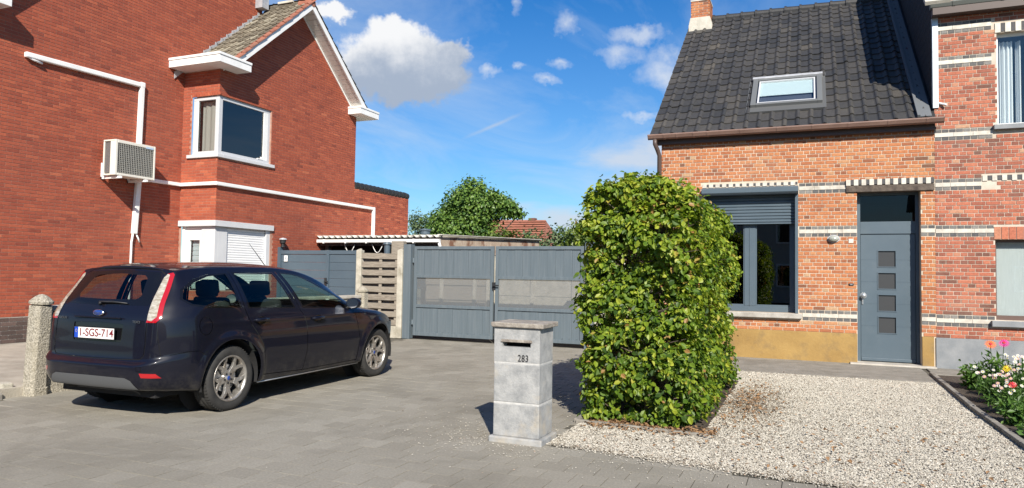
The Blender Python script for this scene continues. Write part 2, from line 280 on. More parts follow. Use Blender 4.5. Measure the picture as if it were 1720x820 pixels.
# ------------------------------------------------------------------ mesh helpers
class MB:
    def __init__(s): s.v = []; s.f = []; s.t = []
    def add(s, verts, faces, t=0.0):
        b = len(s.v); s.v += [tuple(p) for p in verts]
        for f in faces: s.f.append(tuple(b+i for i in f)); s.t.append(t)
        return s
    def box(s, x0, x1, y0, y1, z0, z1, t=0.0, mat=None):
        if x0 > x1: x0, x1 = x1, x0
        if y0 > y1: y0, y1 = y1, y0
        if z0 > z1: z0, z1 = z1, z0
        P = [(x0, y0, z0), (x1, y0, z0), (x1, y1, z0), (x0, y1, z0), (x0, y0, z1), (x1, y0, z1), (x1, y1, z1), (x0, y1, z1)]
        if mat is not None: P = [mat @ Vector(p) for p in P]
        return s.add(P, [(3, 2, 1, 0), (4, 5, 6, 7), (0, 1, 5, 4), (1, 2, 6, 5), (2, 3, 7, 6), (3, 0, 4, 7)], t)
    def prism(s, poly, off, t=0.0):
        """poly: 3D points (counter-clockwise seen against off), extruded by vector off"""
        n = len(poly); off = Vector(off); A = [Vector(p) for p in poly]; B = [p+off for p in A]
        return s.add(A+B, [tuple(range(n))[::-1], tuple(range(n, 2*n))]+[(i, (i+1) % n, n+(i+1) % n, n+i) for i in range(n)], t)
    def tube(s, path, r, n=10, t=0.0, caps=True):
        path = [Vector(p) for p in path]; R = r if hasattr(r, '__len__') else [r]*len(path); rings = []; prev = None
        for i, p in enumerate(path):
            d = (path[min(i+1, len(path)-1)]-path[max(i-1, 0)]).normalized()
            a = prev if prev else (Vector((0, 0, 1)) if abs(d.z) < .9 else Vector((1, 0, 0)))
            a = (a-d*a.dot(d)).normalized(); b = d.cross(a); prev = a
            rings.append([p+R[i]*(math.cos(2*math.pi*k/n)*a+math.sin(2*math.pi*k/n)*b) for k in range(n)])
        V = [q for rg in rings for q in rg]; F = []
        for i in range(len(path)-1):
            for k in range(n): F.append((i*n+k, i*n+(k+1) % n, (i+1)*n+(k+1) % n, (i+1)*n+k))
        if caps: F += [tuple(range(n))[::-1], tuple((len(path)-1)*n+k for k in range(n))]
        return s.add(V, F, t)
    def lathe(s, prof, centre, axis='z', n=32, t=0.0):
        """prof: (radius, height) list"""
        V = []; c = Vector(centre)
        for r, h in prof:
            for k in range(n):
                a = 2*math.pi*k/n; u, v = r*math.cos(a), r*math.sin(a)
                V.append(c+Vector({'z': (u, v, h), 'x': (h, u, v), 'y': (v, h, u)}[axis]))
        F = []
        for i in range(len(prof)-1):
            for k in range(n): F.append((i*n+k, i*n+(k+1) % n, (i+1)*n+(k+1) % n, (i+1)*n+k))
        return s.add(V, F, t)
    def build(s, name, mat, parent=None, smooth=False, bevel=0.0, seg=2, **props):
        me = bpy.data.meshes.new(name); me.from_pydata(s.v, [], s.f)
        if any(s.t):
            a = me.attributes.new('tint', 'FLOAT', 'FACE'); a.data.foreach_set('value', s.t)
        return link(name, me, mat, parent, smooth, bevel, seg, **props)
def link(name, me, mat, parent=None, smooth=False, bevel=0.0, seg=2, **props):
    if mat is not None and not me.materials: me.materials.append(M[mat] if isinstance(mat, str) else mat)
    o = bpy.data.objects.new(name, me); COL.objects.link(o)
    if smooth: me.polygons.foreach_set('use_smooth', [True]*len(me.polygons))
    if bevel:
        b = o.modifiers.new('edge', 'BEVEL'); b.width = bevel; b.segments = seg; b.limit_method = 'ANGLE'; b.angle_limit = rad(40)
    if parent is not None: attach(o, parent)
    for k_, v_ in props.items(): o[k_] = v_
    return o
def attach(o, parent):
    """all meshes are written in world coordinates: undo the parent's own offset"""
    o.parent = parent
    if parent.type == 'EMPTY': o.matrix_parent_inverse = parent.matrix_basis.inverted()
def thing(name, label, cat, loc=(0, 0, 0), group=None):
    o = bpy.data.objects.new(name, None); COL.objects.link(o); o.location = loc; o.empty_display_size = .2
    return tag(o, label, cat, group)
def tag(o, label, cat, group=None):
    o['label'] = label; o['category'] = cat
    if group: o['group'] = group
    return o
def structure(o, label=None):
    o['kind'] = 'structure'
    if label: o['label'] = label
    return o
def mesh_np(name, V, F, tintv=None, mat=None, parent=None, smooth=False, **props):
    me = bpy.data.meshes.new(name); V = np.asarray(V, np.float32); F = np.asarray(F, np.int32); nv = F.shape[1]
    me.vertices.add(len(V)); me.vertices.foreach_set('co', V.ravel())
    me.loops.add(F.size); me.loops.foreach_set('vertex_index', F.ravel())
    me.polygons.add(len(F)); me.polygons.foreach_set('loop_start', np.arange(0, F.size, nv, dtype=np.int32))
    me.polygons.foreach_set('loop_total', np.full(len(F), nv, np.int32)); me.update(calc_edges=True)
    if tintv is not None:
        a = me.attributes.new('tint', 'FLOAT', 'FACE'); a.data.foreach_set('value', np.asarray(tintv, np.float32))
    if not smooth: me.polygons.foreach_set('use_smooth', np.zeros(len(F), bool))
    return link(name, me, mat, parent, smooth, **props)
UNIT = {}
def unit_box(key, mat):
    if key not in UNIT:
        b = MB().box(-.5, .5, -.5, .5, -.5, .5); me = bpy.data.meshes.new(key); me.from_pydata(b.v, [], b.f); me.materials.append(M[mat]); UNIT[key] = me
    return UNIT[key]
# things that stand in front of the walls, as picture boxes, to pick the pieces that really show
HIDE = [(85, 455, 660, 690), (968, 300, 1240, 725)]
def shows(P):
    q = proj(P)
    if q is None or not (0 < q[0] < 1720 and 0 < q[1] < 820): return False
    return not any(a < q[0] < c and b < q[1] < d for a, b, c, d in HIDE)
def scatter_boxes(parent, name, mat, boxes, limit=300):
    """boxes: (cx,cy,cz, sx,sy,sz, tint). The pieces that show largest become objects, the rest one joined part."""
    def area(b):
        if not shows(b[:3]): return 0
        d = (Vector(b[:3])-Vector((0, 0, EYE))).length; return max(b[3], b[4])*b[5]/d/d if b[5] > .02 else b[3]*b[4]/d/d/d
    order = sorted(range(len(boxes)), key=lambda i: -area(boxes[i])); me = unit_box(name+'_'+mat, mat)
    for i in order[:limit]:
        b = boxes[i]; o = bpy.data.objects.new(name, me); COL.objects.link(o); o.location = b[:3]; o.scale = b[3:6]; o['tint'] = float(b[6]); o.parent = parent
    rest = order[limit:]
    if rest:
        B = np.array([boxes[i] for i in rest]); K = np.array([(-1, -1, -1), (1, -1, -1), (1, 1, -1), (-1, 1, -1), (-1, -1, 1), (1, -1, 1), (1, 1, 1), (-1, 1, 1)])*.5
        V = (B[:, None, :3]+K[None]*B[:, None, 3:6]).reshape(-1, 3)
        F = np.array([(3, 2, 1, 0), (4, 5, 6, 7), (0, 1, 5, 4), (1, 2, 6, 5), (2, 3, 7, 6), (3, 0, 4, 7)])[None]+8*np.arange(len(rest))[:, None, None]
        mesh_np(name+'s', V, F.reshape(-1, 4), np.repeat(B[:, 6], 6), mat, parent, kind='stuff')
def leaves_np(P, N, size, droop=.3, wide=.62, fold=.25, six=True, rng=RNG):
    """one folded leaf per point; N = the way its face looks"""
    n = len(P); N = N/np.linalg.norm(N, axis=1, keepdims=True)
    R_ = rng.normal(size=(n, 3)); R_[:, 2] -= droop*2; T = R_-N*(R_*N).sum(1, keepdims=True); T /= np.linalg.norm(T, axis=1, keepdims=True)
    B = np.cross(N, T); s = size[:, None]
    mid = lambda f, wv, h: P+T*s*f+B*s*wv+N*s*h
    if six:
        V = np.stack([P, mid(.3, -wide*.5, fold*.5), mid(.7, -wide*.42, fold*.4), mid(1.0, 0, -.1), mid(.7, wide*.42, fold*.4), mid(.3, wide*.5, fold*.5)], 1).reshape(-1, 3)
        F = (np.array([(0, 1, 2, 3), (0, 3, 4, 5)])[None]+6*np.arange(n)[:, None, None]).reshape(-1, 4)
    else:
        V = np.stack([P, mid(.5, -wide*.5, fold*.4), mid(1.0, 0, -.08), mid(.5, wide*.5, fold*.4)], 1).reshape(-1, 3)
        F = np.arange(4*n).reshape(-1, 4)
    return V, F, (2 if six else 1)
# ================================================================== the ground
g = MB().add([(-600, -200, -.05), (600, -200, -.05), (600, 900, -.05), (-600, 900, -.05)], [(0, 1, 2, 3)]).build('ground', 'ground'); structure(g)
def paving():
    base = MB().add([(-14, -6, -.006), (9, -6, -.006), (9, 20, -.006), (-14, 20, -.006)], [(0, 1, 2, 3)]).build('paving', 'joint_sand'); structure(base)
    L, Wd, J = .22, .22, .0062; boxes = []; rng = random.Random(3)
    row = 0; y = 2.6
    while y < 13.0:
        off = (row % 2)*L/2
        x = -8.2+off
        while x < 4.0:
            cx, cy = x+L/2, y+Wd/2
            bed = (-1.98 < cx < 5 and cy > 5.50-.19*(cx+1.9)*.55 and not (cy > 11.05))
            if not bed and cy < 12.98 and cx > -7.72 and not (cx > -1.0 and cy > 10.9):
                boxes.append((cx, cy, -.02+rng.gauss(0, .0003), L-J, Wd-J, .04+max(-.001, min(.001, rng.gauss(0, .0006))), min(1, max(0, rng.gauss(.5, .2)))))
            x += L
        y += Wd; row += 1
    # pieces with a worn edge: a small bevel on each
    def area(b):
        if not shows((b[0], b[1], 0)): return 0
        d = (Vector((b[0], b[1], 0))-Vector((0, 0, EYE))).length; return 1/d**3
    order = sorted(range(len(boxes)), key=lambda i: -area(boxes[i]))
    def paver_mesh(b):
        cx, cy, cz, sx, sy, sz, t = b; e = .0025; h = .0012; x0, x1, y0, y1 = cx-sx/2, cx+sx/2, cy-sy/2, cy+sy/2; top = cz+sz/2
        tilt = [rng.gauss(0, .0008) for _ in range(4)]
        V = [(x0, y0, -.03), (x1, y0, -.03), (x1, y1, -.03), (x0, y1, -.03), (x0, y0, top-h), (x1, y0, top-h), (x1, y1, top-h), (x0, y1, top-h),
             (x0+e, y0+e, top+tilt[0]), (x1-e, y0+e, top+tilt[1]), (x1-e, y1-e, top+tilt[2]), (x0+e, y1-e, top+tilt[3])]
        F = [(0, 1, 5, 4), (1, 2, 6, 5), (2, 3, 7, 6), (3, 0, 4, 7), (4, 5, 9, 8), (5, 6, 10, 9), (6, 7, 11, 10), (7, 4, 8, 11), (8, 9, 10, 11)]
        return V, F
    V0, F0 = paver_mesh((0, 0, -.02, L-J, Wd-J, .04, 0)); me = bpy.data.meshes.new('paver'); me.from_pydata(V0, [], F0); me.materials.append(M['paver'])
    for i in order[:300]:
        b = boxes[i]; o = bpy.data.objects.new('paver', me); COL.objects.link(o); o.location = (b[0], b[1], b[5]-.04+b[2]+.02); o['tint'] = b[6]; o.parent = base
        o.rotation_euler = (rng.gauss(0, .0025), rng.gauss(0, .0025), rng.gauss(0, .004))
    mb = MB()
    for i in order[300:]:
        V, F = paver_mesh(boxes[i]); mb.add(V, F, boxes[i][6])
    mb.build('pavers', 'paver', base, kind='stuff')
    return base
paving()
structure(MB().box(-12.35, -7.75, 3.0, 11.2, -.04, .10).box(-12.35, -9.1, 11.2, 13.0, -.04, .10).build('garden_ground', 'garden'))
# concrete strip along the front of the right-hand house, and its threshold
pth = structure(MB().prism([(-2.6, 11.02, -.02), (1.62, 11.10, -.02), (1.62, 13.0, -.02), (-2.6, 13.0, -.02)], (0, 0, .034)).build('path', 'path', bevel=.006))
structure(MB().prism([(1.70, 12.1, -.02), (4.6, 12.2, -.02), (4.6, 13.0, -.02), (1.70, 13.0, -.02)], (0, 0, .034)).build('path', 'path', bevel=.006))
# planting bed and gravel bed
BED = [(-1.97, 5.52), (-1.0, 5.37), (0.05, 5.28), (1.7, 5.16), (1.62, 7.2), (1.60, 9.0), (1.62, 11.06), (-2.0, 10.98)]
gb = MB().add([(x, y, .002) for x, y in BED], [tuple(range(len(BED)))]).build('gravel_bed', 'gravel_base'); structure(gb)
def inside(poly, x, y):
    c = np.zeros(len(x), bool); n = len(poly)
    for i in range(n):
        (x0, y0), (x1, y1) = poly[i], poly[(i+1) % n]
        hit = ((y0 > y) != (y1 > y)) & (x < (x1-x0)*(y-y0)/(y1-y0+1e-12)+x0); c ^= hit
    return c
def gravel():
    n = 240000; x = RNG.uniform(-2.1, 1.75, n); y = 5.1+(RNG.uniform(0, 1, n)**1.25)*6.0
    edge = RNG.normal(0, .05, n)
    k = inside(BED, x, y+edge) & ~((x > -1.98) & (x < -.86) & (y > 6.42) & (y < 10.0))
    x, y = x[k][:125000], y[k][:125000]
    # strays kicked out onto the pavers round the letterbox
    m = 600; sx = np.concatenate([RNG.normal(-2.45, .35, m), RNG.uniform(-2.2, 1.5, m//2), RNG.normal(-2.9, .7, m//3)]); sy = np.concatenate([RNG.normal(5.55, .32, m), RNG.normal(5.1, .16, m//2), RNG.normal(6.2, .8, m//3)])
    kk = ~((sx > -2.47) & (sx < -1.95) & (sy > 5.36) & (sy < 5.78)); sx, sy = sx[kk], sy[kk]
    X = np.concatenate([x, sx]); Y = np.concatenate([y, sy]); n = len(X)
    s = RNG.uniform(.005, .0122, n); s[-len(sx):] *= .75
    s *= np.clip(.8+.04*(Y-5), .8, 1.1)
    low = RNG.uniform(0, 1, n)
    Z = np.where(np.arange(n) < len(x), RNG.uniform(.001, .009, n), .003)
    K = np.array([(1, 0, 0), (0, 1, 0), (-1, 0, 0), (0, -1, 0), (0, 0, 1), (0, 0, -1)], float)
    a = RNG.uniform(0, 6.28, n); ca, sa = np.cos(a), np.sin(a)
    off = K[None]*(s[:, None, None]*RNG.uniform(.6, 1.35, (n, 6, 1)))+RNG.normal(0, .25, (n, 6, 3))*s[:, None, None]
    off[..., 2] *= .62
    V = np.empty((n, 6, 3)); V[..., 0] = X[:, None]+ca[:, None]*off[..., 0]-sa[:, None]*off[..., 1]; V[..., 1] = Y[:, None]+sa[:, None]*off[..., 0]+ca[:, None]*off[..., 1]; V[..., 2] = Z[:, None]+.003+off[..., 2]
    F = np.array([(0, 1, 4), (1, 2, 4), (2, 3, 4), (3, 0, 4)]); F = (F[None]+6*np.arange(n)[:, None, None]).reshape(-1, 3)
    t = np.clip(RNG.normal(.52, .2, n), 0, .96); t[RNG.uniform(0, 1, n) < .02] = .995
    # brown leaf crumbs by the hedge and along the front edge
    near = np.exp(-((X+.6)**2/.12+(Y-8.3)**2/1.2))+np.exp(-((Y-(5.42-.11*(X+1)))**2/.006))*.45
    t = np.where(RNG.uniform(0, 1, n) < near*.75, RNG.uniform(0, .09, n), t)
    o = mesh_np('gravel', V.reshape(-1, 3), F, np.repeat(t, 4), 'stone'); o['kind'] = 'stuff'; o['label'] = 'pale limestone gravel chips covering the forecourt'; o['category'] = 'gravel'
gravel()
# edging: right of the gravel, and the frame round the hedge's planting strip
def kerb_run(name, pts, w_, h, lab, cat='kerb'):
    o = thing(name, lab, cat, (*pts[0], 0)); rng = random.Random(len(pts)*7+1)
    for (a, b) in zip(pts[:-1], pts[1:]):
        A, B = Vector((*a, 0)), Vector((*b, 0)); L = (B-A).length; n = max(1, round(L/1.0)); d = (B-A)/L; side = Vector((-d.y, d.x, 0))*w_/2
        for i in range(n):
            p, q = A+d*(L*i/n+.004), A+d*(L*(i+1)/n-.004); j = rng.gauss(0, .004)
            MB().prism([p+side+Vector((0, 0, -.04)), p-side+Vector((0, 0, -.04)), q-side+Vector((0, 0, -.04)), q+side+Vector((0, 0, -.04))], (0, 0, .04+h+j)).build('edging_stone', 'kerb', o, bevel=.008)
    return o
kerb_run('kerb', [(1.66, 12.05), (1.625, 9.0), (1.66, 7.2), (1.72, 5.0)], .06, .055, 'narrow grey edging stones between gravel and flower bed')
kerb_run('kerb', [(-2.06, 10.9), (-2.02, 6.44), (-.80, 6.34)], .05, .035, 'low grey edging strip around the foot of the hedge')
structure(MB().add([(-2.0, 6.42, .006), (-.84, 6.38, .006), (-.84, 10.0, .006), (-2.0, 10.0, .006)], [(0, 1, 2, 3)]).build('soil', 'soil'))
structure(MB().add([(1.66, 4.5, .004), (6.0, 4.5, .004), (6.0, 12.12, .004), (1.66, 12.12, .004)], [(0, 1, 2, 3)]).build('soil', 'soil'))

# ================================================================== wall builder
def cut(lo, hi, holes):
    seg = [(lo, hi)]
    for a, b in holes:
        out = []
        for s, e in seg:
            if b <= s or a >= e: out.append((s, e)); continue
            if a > s: out.append((s, a))
            if b < e: out.append((b, e))
        seg = out
    return seg
def courses(u0, u1, z0, z1, pitch, L, bond, holes, span=None, joint=.011, rng=random, tmean=.5, tsd=.22, skip=None):
    """list of (ua, ub, za, zb, tint, course) in wall coordinates"""
    out = []; k = 0; z = z0
    while z < z1-.5*pitch:
        za, zb = z, min(z+pitch-joint, z1); zm = (za+zb)/2
        if skip is None or not skip(k, zm):
            lo, hi = (u0, u1) if span is None else span(zm)
            lo, hi = max(lo, u0), min(hi, u1)
            ln = L if (bond == 'run' or k % 2 == 0) else L/2
            off = (k % 2)*L/2 if bond == 'run' else ((k//2) % 2)*L/2*(k % 2 == 0)+(L/4 if k % 2 else 0)
            hs = [(a, b) for a, b, c, d in holes if c < zm < d]
            for s, e in cut(lo, hi, hs):
                u = math.floor((s-u0-off)/ln)*ln+off+u0
                while u < e:
                    a, b = max(u, s), min(u+ln-joint, e)
                    if b-a > .03: out.append((a, b, za, zb, min(1, max(.001, rng.gauss(tmean, tsd))), k))
                    u += ln
        z += pitch; k += 1
    return out
def plane_holes(mb, axis, c, u0, u1, z0, z1, holes, span=None, flip=False):
    us = sorted({u0, u1, *[h[0] for h in holes], *[h[1] for h in holes]}); zs = sorted({z0, z1, *[h[2] for h in holes], *[h[3] for h in holes]})
    us = [u for u in us if u0 <= u <= u1]; zs = [z for z in zs if z0 <= z <= z1]
    P = (lambda u, z: (u, c, z)) if axis == 'x' else (lambda u, z: (c, u, z))
    for a, b in zip(us[:-1], us[1:]):
        for d, e in zip(zs[:-1], zs[1:]):
            m_, n_ = (a+b)/2, (d+e)/2
            if any(h[0] < m_ < h[1] and h[2] < n_ < h[3] for h in holes): continue
            q = [P(a, d), P(b, d), P(b, e), P(a, e)]
            mb.add(q if not flip else q[::-1], [(0, 1, 2, 3)])
def reveal(mb, axis, c, d, hole, skip=()):
    a, b, z0, z1 = hole; P = (lambda u, y, z: (u, y, z)) if axis == 'x' else (lambda u, y, z: (y, u, z))
    e = c+d
    for qi, q in enumerate(([(a, c, z0), (a, e, z0), (a, e, z1), (a, c, z1)], [(b, c, z0), (b, c, z1), (b, e, z1), (b, e, z0)], [(a, c, z1), (a, e, z1), (b, e, z1), (b, c, z1)], [(a, c, z0), (b, c, z0), (b, e, z0), (a, e, z0)])):
        if qi in skip: continue
        mb.add([P(*p) for p in q], [(0, 1, 2, 3)])
def place(parent, name, mat, lst, axis, c, out, proud=.007, deep=.02, limit=300):
    """turn course pieces into boxes on the wall plane; out = +1/-1 direction the face looks along the other axis"""
    B = []
    th = proud+deep; cc = c+out*(proud-deep)/2
    for a, b, za, zb, t, k in lst:
        if axis == 'x': B.append(((a+b)/2, cc, (za+zb)/2, b-a, th, zb-za, t))
        else: B.append((cc, (a+b)/2, (za+zb)/2, th, b-a, zb-za, t))
    scatter_boxes(parent, name, mat, B, limit)

# ================================================================== right-hand house
YF = 13.0; XL, XJ = -2.49, 1.863; ZP = .507; PI_ = .0615
rh = thing('brick_house', 'low old orange brick house with dark tiled roof, skylight and ochre plinth', 'house', (0, YF, 0))
WIN = (-1.75, -.165, .80, 2.985); DOOR = (.739, 1.664, 0.0, 2.86)
rng = random.Random(5)
mb = MB(); plane_holes(mb, 'x', YF, XL, XJ, 0, 3.95, [WIN, DOOR])
reveal(mb, 'x', YF, .32, WIN); reveal(mb, 'x', YF, .36, DOOR)
plane_holes(mb, 'y', XL, YF, 22.2, 0, 3.95, [], flip=True)
mb.add([(XL, YF, 3.95), (XL, 22.2, 3.95), (XL, 17.5, 7.45)], [(0, 2, 1)])
mb.add([(XL, 22.2, 0), (XJ, 22.2, 0), (XJ, 22.2, 4), (XL, 22.2, 4)], [(3, 2, 1, 0)])
wall_r = mb.build('wall', 'mortar_right', rh)
kz = lambda z: round((z-ZP)/PI_)
KB = {kz(.692): 'lo', kz(2.106): 'mi', kz(2.844): 'up'}
band_k = {}
for k0 in (3, 26, 38): band_k.update({k0: 'd', k0+1: 'w', k0+2: 'd'})
HOLES = [(WIN[0], WIN[1], WIN[2]-.10, 3.06), (-1.83, -.10, .70, .80), (DOOR[0], DOOR[1], 0, 2.86), (.577, 1.853, 2.835, 3.05)]
allb = courses(XL, XJ, ZP, 3.93, PI_, .19, 'english', HOLES, rng=rng, joint=.013, tmean=.54, tsd=.22)
# the bands stop at the window's left edge and at the door
bandok = lambda b: b[0] > -.2
reds = [b for b in allb if not (b[5] in band_k and bandok(b))]
place(wall_r, 'brick', 'brick_right', reds, 'x', YF, -1)
def bands(parent, u0, u1, ks, zp, pitch, holes, cname='band_brick'):
    darks, whites = [], []
    for k0 in ks:
        for j in range(3):
            z = zp+(k0+j)*pitch
            hs = [(a, b) for a, b, c_, d in holes if c_ < z+pitch/2 < d]
            for s, e in cut(u0, u1, hs):
                if j == 1:
                    n = max(1, round((e-s)/.24))
                    for i in range(n): whites.append((s+(e-s)*i/n+.001, s+(e-s)*(i+1)/n-.003, z-.006, z+pitch-.003, .5, k0))
                else:
                    n = max(1, round((e-s)/.1))
                    for i in range(n): darks.append((s+(e-s)*i/n+.006, s+(e-s)*(i+1)/n-.006, z+.002, z+pitch-.013, rng.uniform(.05, 1), k0))
    place(parent, 'glazed_brick', 'glazed_white', whites, 'x', YF, -1, .009)
    place(parent, 'header_brick', 'dark_header', darks, 'x', YF, -1, .006)
bands(wall_r, -.15, XJ, (3, 26, 38), ZP, PI_, HOLES)
# side gable bricks
side = courses(YF, 22.2, .5, 7.4, PI_, .19, 'english', [], span=lambda z: (YF, 22.2) if z < 3.95 else (13+(z-3.95)/.78, 22.2-(z-3.95)/.78), rng=rng)
place(wall_r, 'brick', 'brick_right', side, 'y', XL, -1, limit=0)
# soldier row over the window and over the door: white with dark fillers
def soldier(parent, u0, u1, z0, z1, cell, yy, lean=0.0, frac=.42):
    n = round((u1-u0)/cell)
    for i in range(n):
        a = u0+(u1-u0)*i/n; b = u0+(u1-u0)*(i+1)/n; m_ = a+(b-a)*(1-frac)
        MB().box(a, m_, yy-.012, yy+.03, z0, z1).build('soldier_brick', 'glazed_white', parent)
        MB().box(m_+.004, b-.004, yy-.007, yy+.03, z0+.012, z1-.004).build('soldier_brick', 'dark_header', parent)
soldier(wall_r, -1.76, -.17, 2.99, 3.052, .115, YF, frac=.36)
soldier(wall_r, .577, 1.853, 2.948, 3.048, .118, YF-.03)
MB().box(.577, 1.853, YF-.035, YF+.2, 2.837, 2.945).build('lintel_beam', 'old_beam', rh, bevel=.008)
# plinth
mb = MB(); mb.box(XL-.012, DOOR[0]-.004, YF-.016, YF+.02, 0, ZP-.006); mb.build('plinth', 'ochre', rh, bevel=.004)
MB().box(DOOR[1]+.004, 1.832, YF-.016, YF+.02, 0, ZP-.006).build('plinth', 'ochre', rh, bevel=.004)
MB().box(.62, 1.85, YF-.16, YF+.36, 0.0, .036).build('threshold', 'threshold', rh, bevel=.01)
# window
def pane_box(parent, mat, axis, c, u0, u1, z0, z1, th=.008):
    return (MB().box(u0, u1, c, c+th, z0, z1) if axis == 'x' else MB().box(c, c+th, u0, u1, z0, z1)).build('pane', mat, parent)
def room(parent, x0, x1, y0, y1, z0, z1, mat='black_void', open_='-y'):
    mb = MB().box(x0, x1, y0, y1, z0, z1)
    i = {'-y': 2, '+x': 3, '-x': 5}[open_]; mb.f.pop(i); mb.t.pop(i); return mb.build('room', mat, parent)
win = MB().box(-1.75, -1.70, YF-.02, YF+.28, .80, 2.86).box(-.215, -.165, YF-.02, YF+.28, .80, 2.86).box(-1.70, -.215, YF+.18, YF+.25, .80, .90)\
    .box(-1.05, -.865, YF+.175, YF+.245, .90, 2.6).box(-1.70, -1.62, YF+.18, YF+.25, .9, 2.6).box(-.285, -.215, YF+.18, YF+.25, .9, 2.6).box(-1.70, -.215, YF+.18, YF+.25, 2.6, 2.7)\
    .box(-.968, -.958, YF+.165, YF+.175, .9, 2.6).build('window', 'anthracite', rh, bevel=.006)
pane_box(win, 'glass_dark', 'x', YF+.21, -1.62, -1.05, .9, 2.6); pane_box(win, 'glass_dark', 'x', YF+.21, -.865, -.285, .9, 2.6)
for x0, x1 in ((-1.62, -1.05), (-.865, -.285)):
    MB().box(x0, x0+.02, YF+.185, YF+.208, .9, 2.6).box(x1-.02, x1, YF+.185, YF+.208, .9, 2.6).box(x0+.02, x1-.02, YF+.185, YF+.208, .9, .925).build('glazing_bead', 'anthracite', win, bevel=.003)
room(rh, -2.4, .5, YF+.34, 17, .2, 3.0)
sb = MB(); sb.prism([(-1.76, YF-.13, 2.875), (-1.76, YF-.13, 2.955), (-1.76, YF+.0, 2.985), (-1.76, YF+.0, 2.835), (-1.76, YF-.10, 2.845)][::-1], (1.60, 0, 0))
sb.build('shutter_box', 'anthracite', rh, bevel=.004)
sh = thing_part = MB().box(-1.70, -.215, YF+.112, YF+.126, 2.36, 2.84).build('roller_shutter', 'anthracite', rh)
for i in range(8):
    z = 2.36+i*.055
    MB().prism([(-1.70, YF+.11, z+.004), (-1.70, YF+.096, z+.016), (-1.70, YF+.096, z+.042), (-1.70, YF+.11, z+.052)], (1.485, 0, 0)).build('slat', 'anthracite', sh)
MB().box(-1.70, -.215, YF+.09, YF+.13, 2.335, 2.361).build('bottom_rail', 'anthracite', sh, bevel=.004)
MB().box(-1.83, -.105, YF-.09, YF+.26, .712, .797).build('window_sill', 'sill_stone', rh, bevel=.012)
# door
YD = YF+.25
fr = MB().box(.742, .80, YD-.05, YD+.03, .036, 2.86).box(1.612, 1.662, YD-.05, YD+.03, .036, 2.86).box(.80, 1.612, YD-.05, YD+.03, 2.156, 2.36).box(.80, 1.612, YD-.05, YD+.03, 2.80, 2.86).build('door_frame', 'anthracite', rh, bevel=.004)
pane_box(fr, 'glass_black', 'x', YD, .80, 1.612, 2.36, 2.80)
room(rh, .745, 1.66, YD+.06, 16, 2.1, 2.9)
dr = thing_d = None
mb = MB(); plane_holes(mb, 'x', YD-.03, .806, 1.606, .045, 2.15, [(1.067, 1.323, .515+.419*i, .515+.262+.419*i) for i in range(4)])
hl = [(1.067, 1.323, .515+.3655*i, .775+.3655*i) for i in range(4)]
mb = MB(); plane_holes(mb, 'x', YD-.03, .806, 1.606, .045, 2.15, hl)
for h in hl: reveal(mb, 'x', YD-.03, .025, h)
mb.box(.806, 1.606, YD+.01, YD+.03, .045, 2.15)
dr = mb.build('door', 'anthracite', rh)
for h in hl:
    MB().box(h[0], h[1], YD-.012, YD-.004, h[2], h[3]).build('pane', 'door_pane', dr)
    b = MB()
    for q in ((h[0]-.014, h[0], h[2]-.014, h[3]+.014), (h[1], h[1]+.014, h[2]-.014, h[3]+.014), (h[0], h[1], h[2]-.014, h[2]), (h[0], h[1], h[3], h[3]+.014)): b.box(q[0], q[1], YD-.038, YD-.029, q[2], q[3])
    b.build('pane_trim', 'anthracite', dr)
for i in range(4):
    z = .63+.3655*i
    MB().box(.812, 1.05, YD-.0325, YD-.0295, z-.003, z+.003).box(1.34, 1.60, YD-.0325, YD-.0295, z-.003, z+.003).build('groove_line', 'side_gate_paint', dr)
MB().box(.806, 1.606, YD-.05, YD-.03, .05, .10).build('weather_bar', 'anthracite', dr, bevel=.006)
hd = MB(); hd.lathe([(0, -.016), (.05, -.016), (.052, -.006), (.052, 0)], (.842, YD-.032, 1.125), 'y', 20); hd.box(.822, .842, YD-.045, YD-.03, .98, 1.10)
hd.tube([(.842, YD-.04, 1.125), (.842, YD-.085, 1.125)], .014, 10); hd.lathe([(0, -.03), (.03, -.025), (.036, 0), (.03, .02), (0, .026)], (.842, YD-.10, 1.125), 'y', 18); hd.build('handle', 'alu', dr, smooth=False)
# wall lamp, number plate and doorbell hang on the wall
wl = thing('wall_lamp', 'oval metal bulkhead lamp on the brick wall between window and door', 'lamp', (.38, YF, 2.07))
b = MB(); b.lathe([(.0, -.075), (.05, -.07), (.062, -.045), (.062, -.01), (.07, 0)], (0, 0, 0), 'y', 24)
b.v = [(p[0]*1.25+.385, p[1]+YF-.006, p[2]*.78+2.065) for p in b.v]; b.build('lamp_glass', pbr('lamp_glass', (.32, .34, .30), .2), wl, smooth=True)
b = MB()
for t_ in (-.03, 0, .03): b.tube([(.385+t_-.06, YF-.03, 2.065+.0), (.385+t_, YF-.085, 2.065), (.385+t_+.06, YF-.03, 2.065)], .0035, 6)
b.lathe([(.064, -.018), (.078, -.018), (.078, 0), (.06, 0)], (0, 0, 0), 'y', 24); k0 = 0
b.v = [(p if i < 54 else (p[0]*1.25+.385, p[1]+YF-.006, p[2]*.8+2.065)) for i, p in enumerate(b.v)]; b.build('cage', 'lead', wl)
tag(MB().box(.612, .685, YF-.014, YF-.0055, 1.995, 2.065).build('plaque', pbr('cream_plaque', (.58, .56, .48), .5), bevel=.003), 'small blank cream plaque beside the door frame', 'plaque')
db = thing('doorbell', 'small black doorbell with pale button plate beside the door', 'doorbell', (.65, YF, 1.3))
MB().box(.615, .685, YF-.022, YF-.0055, 1.29, 1.325).build('casing', 'black_metal', db, bevel=.003); MB().box(.632, .668, YF-.025, YF-.0215, 1.298, 1.317).build('button_plate', 'alu', db)
